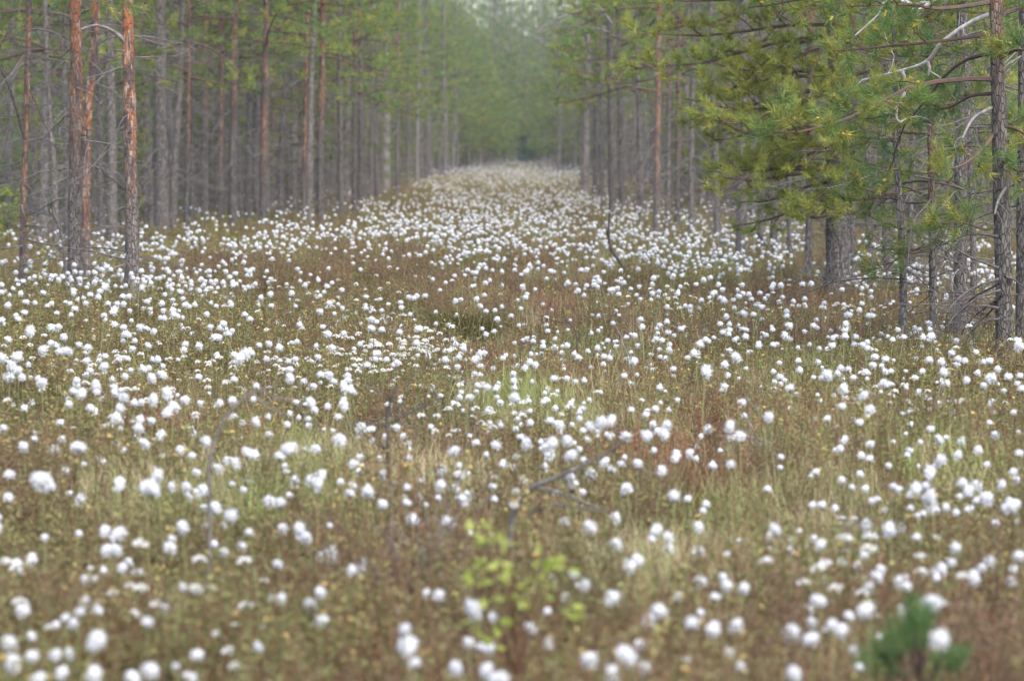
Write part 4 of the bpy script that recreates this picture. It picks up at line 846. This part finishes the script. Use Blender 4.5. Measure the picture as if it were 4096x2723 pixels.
traced('forked_dead_twig', 'thin forked dead twig beside a row of white heads in the middle field', 'twig',
       [([(2480,1540),(2515,1490),(2510,1420),(2490,1370),(2480,1330)], .005, .002)], 23, M_pale, 4, 8)
def brush(name, label, px, py, z, wid, hgt, n, mat, seed, lean=0.):
    rng = np.random.default_rng(seed); p = at_z(px, py, z); p[2] = float(gz(p[0], p[1])); mb = Mesh(); s = p[1]/F
    for _ in range(n):
        b0 = np.array((rng.normal(0, wid*s*.3), rng.normal(0, .12), .05)); dr = unit(np.array((rng.normal(lean, .8), rng.normal(0, .5), rng.uniform(.2, .9)))); Q = [b0]; l = rng.uniform(.5, 1.1)*hgt*s
        for _k in range(6): dr = unit(dr+rng.normal(0, .22, 3)+np.array((0, 0, -.08))); Q.append(Q[-1]+dr*l/6)
        tube(mb, Q, np.linspace(.0045, .0012, 7), 4, 0)
        for _k in range(3):
            j = rng.integers(2, 7); d2 = unit(dr+rng.normal(0, .6, 3)); tube(mb, [Q[j], Q[j]+d2*l*.2, Q[j]+unit(d2+rng.normal(0, .3, 3))*l*.38], [.002, .0015, .0008], 3, 0)
    o = obj(name, mb.mesh(name, [mat])); o.location = p; tag(o, label, 'brushwood'); return o
brush('brushwood', 'grey heap of dead twigs right of the bright green sedge patch', 3150, 1850, .1, 170, 330, 26, M_pale, 1, -.8)
brush('brushwood', 'tangled grey bush of bare twigs behind the thin upright dead sapling', 1680, 1720, .1, 260, 380, 44, M_dead, 2, .5)
brush('brushwood', 'sparse pale bare twigs among large heads in the right field', 3580, 1700, .1, 160, 420, 16, M_pale, 3, .3)
brush('brushwood', 'low grey twigs lying near the lower right edge', 3980, 2190, .1, 260, 300, 26, M_pale, 4, -.3)
brush('brushwood', 'grey bare twig bush left of the pale green birch sprig', 1680, 2440, .1, 170, 480, 34, M_dead, 5, .2)
brush('brushwood', 'dark bare twigs spreading by the reddish field middle', 2130, 1470, .1, 260, 260, 14, M_dark, 6, -.6)
brush('brushwood', 'pale dead branches lying far up in the middle of the ride', 2010, 825, .2, 120, 120, 14, M_pale, 7, .6)
# stump
p = at_z(3390, 2190, .1); p[2] = float(gz(p[0], p[1]))-.05; rng = np.random.default_rng(3)
t = thing('tree_stump', 'pale weathered stump with a flat sawn top in the right field', 'stump', p)
top = at_d(3390, 2070, p[1])[2]-p[2]; mb = Mesh(); wd = 44*p[1]/F
tube(mb, [(0, 0, 0), (.005, 0, top*.35), (-.004, 0, top*.7), (0, 0, top*.93), (0, 0, top)], [wd*1.3, wd*1.05, wd*.95, wd, wd*1.02], 14, 0, .05, rng); obj('trunk_stub', mb.mesh('trunk_stub', [M_pale]), t)
mb = Mesh(); th = np.arange(14)/14*6.283; mb.add(np.vstack(([(0, 0, top+.006)], np.stack((np.cos(th)*wd*1.03, np.sin(th)*wd*1.03, np.full(14, top+.001)), 1))), tris=[(0, 1+i, 1+(i+1) % 14) for i in range(14)])
obj('sawn_top', mb.mesh('sawn_top', [M_white]), t)
# birch sprigs
def leaf(mb, p, d, nrm, l, mat=0):
    d = unit(d); s = unit(np.cross(d, nrm)); n2 = np.cross(s, d); V = [p, p+d*l*.3+s*l*.36+n2*l*.06, p+d*l*.65+s*l*.3, p+d*l, p+d*l*.65-s*l*.3, p+d*l*.3-s*l*.36+n2*l*.06]
    mb.add(V, quads=[(0, 1, 2, 3), (0, 3, 4, 5)], mat=mat)
def sprig(name, label, base_px, z0, clusters, d=None, nl=7, ll=.035, spread=.03, seed=0, r=.004, cat='sapling'):
    rng = np.random.default_rng(seed+5); b = at_z(*base_px, z0) if d is None else at_d(*base_px, d)
    d = b[1]; b[2] = float(gz(b[0], d))-.03; t = thing(name, label, cat, b); ms = Mesh(); ml = Mesh()
    C = [at_d(x_, y_, d+rng.normal(0, .08))-b for x_, y_ in clusters]; zt = max(c[2] for c in C); cx_ = np.mean([c[0] for c in C])
    main = smoothline([(0, 0, 0), (cx_*.3, 0, zt*.4), (cx_*.6, 0, zt*.75)], 8); tube(ms, main, np.linspace(r, r*.5, 8), 5, 0)
    for c in C:
        k = main[np.argmin(np.abs(main[:, 2]-max(c[2]*.6, .03)))]; Q = smoothline([k, (k+c)/2+np.array((0, 0, .015)), c], 5); tube(ms, Q, np.linspace(r*.5, .001, 5), 4, 0)
        for _ in range(nl):
            v = rng.normal(0, 1, 3)*np.array((1, .8, .5)); leaf(ml, c+v*spread*.6, v+np.array((0, 0, -.1)), np.array((0, -.35, 1.))+rng.normal(0, .35, 3), ll*rng.uniform(.7, 1.15))
    obj('stem', ms.mesh('stem', [M_rust]), t); obj('foliage', ml.mesh('foliage', [M_birch], False), t)
sprig('birch_seedling', 'pale green birch sprig with fresh leaves in the blurred lower middle', (2070, 2620), 0, [(1885,2140),(1935,2150),(1985,2145),(2015,2120),(2025,2165),(1960,2185),(1890,2265),(1945,2268),(1925,2315),(1965,2320),(2020,2250),(2050,2275),(2060,2305),(2170,2225),(2215,2235),(2185,2275),(2230,2280),(2130,2295),(2155,2340),(2190,2370),(1960,2395),(2040,2390),(2265,2440),(2275,2455),(1935,2480),(1985,2500),(1970,2550),(2000,2570),(2090,2380)], d=9.8, nl=4, ll=.031, spread=.02, seed=1)
sprig('birch_sapling', 'slim birch sapling with yellow green leaves beside the thin left pines', (195, 1215), .1, [(180,1000),(178,1030),(195,1050),(180,1070),(160,1085),(190,1105),(215,1110),(232,1120),(240,1145),(175,1150),(165,1180),(205,1165),(245,1160),(185,1185),(310,1175),(290,1180),(300,1172),(250,1200)], nl=6, ll=.032, spread=.026, seed=2, r=.006)
sprig('birch_sapling', 'bright green birch sapling at the left edge under the trunks', (25, 980), .2, [(15,760),(40,770),(70,780),(5,820),(30,830),(60,835),(15,860),(45,870),(10,895),(35,905),(65,880),(20,930)], nl=24, ll=.055, spread=.075, seed=3, r=.008)
for k, (x_, y_, lab) in enumerate(((2262,1280,'tiny bright green seedling in the reddish middle of the field'), (2512,1270,'tiny green seedling between white heads right of the ride middle'), (2665,1225,'tiny green seedling in the brown heath right of the middle'), (2205,1185,'tiny green seedling by the tan grass of the ride middle'))):
    sprig('birch_seedling', lab, (x_, y_+30), .1, [(x_-14, y_-12), (x_+10, y_-20), (x_+4, y_+6), (x_-6, y_-34)], nl=6, ll=.035, spread=.025, seed=10+k)
for k, (x_, y_, lab) in enumerate(((850,905,'yellow green seedling between the pinkish pines'), (935,962,'yellow green seedling at the foot of the patchy bark pine'))):
    sprig('birch_seedling', lab, (x_, y_+25), .2, [(x_-20, y_), (x_+20, y_-6), (x_, y_-20), (x_+8, y_+8)], nl=9, ll=.04, spread=.045, seed=20+k)
# pine seedling
b = at_d(3680, 2723, 9.9); b[2] = float(gz(b[0], b[1])); t = thing('pine_seedling', 'small fresh green pine seedling blurred in the lower right', 'seedling', b); rng = np.random.default_rng(8); ms = Mesh(); sh = ([], [], [])
for x_, y_ in ((3640,2440),(3665,2470),(3700,2490),(3720,2450),(3620,2520),(3640,2560),(3580,2530),(3560,2580),(3520,2610),(3490,2650),(3600,2600),(3660,2520),(3760,2640),(3800,2650),(3840,2640),(3780,2600),(3560,2660),(3470,2680),(3740,2690),(3690,2560)):
    c = at_d(x_, y_, b[1]+rng.normal(0, .06))-b; k = np.array((0, 0, max(c[2]*.55, .03))); Q = smoothline([k, (k+c)/2, c], 4); tube(ms, Q, np.linspace(.004, .002, 4), 4, 0)
    sh[0].append(c); sh[1].append(unit(c-k+np.array((0, 0, .06)))); sh[2].append(rng.uniform(.8, 1.1))
tube(ms, [(0, 0, -.03), (.005, 0, .12), (-.01, 0, .3)], [.008, .006, .003], 6, 0); obj('stem', ms.mesh('stem', [M_limb]), t)
mb = Mesh(); add_tufts(mb, *sh, rng, (0,), 90, .05, .0028, .07); obj('foliage', mb.mesh('foliage', [M_fresh], False), t)
# sedge tussock over the dark hollow
p = at_z(1865, 1330, .1); p[2] = float(gz(p[0], p[1])); t = thing('sedge_tussock', 'drooping dark sedge tussock overhanging a dark hollow in the peat', 'tussock', p); rng = np.random.default_rng(4)
mb = Mesh(); V = []
for j in range(6):
    for i_ in range(14):
        a = i_/14*6.283; th = PI/2*j/5; rr = .30*math.cos(th)*(1+rng.normal(0, .08)); V.append((rr*math.cos(a), rr*math.sin(a)*1.6, .20*math.sin(th)-.05))
mb.add(V, quads=[(j*14+i_, j*14+(i_+1) % 14, (j+1)*14+(i_+1) % 14, (j+1)*14+i_) for j in range(5) for i_ in range(14)]); obj('mound', mb.mesh('mound', [M_dark]), t)
mb = Mesh()
for _ in range(900):
    a = rng.random()*6.283; rr = .26*math.sqrt(rng.random()); b0 = np.array((rr*math.cos(a), 1.6*rr*math.sin(a), .14)); az = a+rng.normal(0, .5); l = rng.uniform(.25, .5); ang = rng.uniform(.1, .7); dv = np.array((math.cos(az), math.sin(az), 0)); s = np.array((-dv[1], dv[0], 0))*.002; Q = [b0]
    for k in range(4): Q.append(Q[-1]+(dv*math.sin(ang)+np.array((0, 0, math.cos(ang))))*l/4); ang += rng.uniform(.3, .75)
    mb.add([Q[0]-s, Q[0]+s, Q[1]-s, Q[1]+s, Q[2]-s, Q[2]+s, Q[3]-s*.7, Q[3]+s*.7, Q[4]], quads=[(0, 1, 3, 2), (2, 3, 5, 4), (4, 5, 7, 6)], tris=[(6, 7, 8)])
obj('foliage', mb.mesh('foliage', [M_sedge], False), t)

# ------------------------------------------------------------------ light
w = bpy.data.worlds.new('World'); sc.world = w; w.use_nodes = True; nt = w.node_tree; bg = nt.nodes['Background']
sky = nt.nodes.new('ShaderNodeTexSky'); sky.sky_type = 'NISHITA'; sky.sun_disc = False; sky.sun_elevation = math.radians(55); sky.sun_rotation = math.radians(150)
sky.dust_density = 2.5; sky.air_density = 1.0; sky.ozone_density = 1.0
nt.links.new(sky.outputs[0], bg.inputs[0]); bg.inputs[1].default_value = SKY
sl = bpy.data.lights.new('sun', 'SUN'); so = bpy.data.objects.new('sun', sl); COL.objects.link(so)
sl.energy = SUN; sl.angle = math.radians(60); sl.color = (1, .965, .93)
el, az = math.radians(55), math.radians(150)
dv = Vector((math.sin(az)*math.cos(el), math.cos(az)*math.cos(el), math.sin(el))); so.rotation_euler = dv.to_track_quat('Z', 'Y').to_euler()
vs = sc.view_settings; vs.view_transform = 'Standard'; vs.look = 'None'; vs.gamma = 1; vs.exposure = EXPO; vs.use_curve_mapping = False
sc.render.engine = 'CYCLES'; cy = sc.cycles
cy.max_bounces = 5; cy.diffuse_bounces = 3; cy.glossy_bounces = 1; cy.transmission_bounces = 2; cy.volume_bounces = 0; cy.transparent_max_bounces = 4
cy.use_denoising = True; cy.use_adaptive_sampling = True; cy.adaptive_threshold = .02
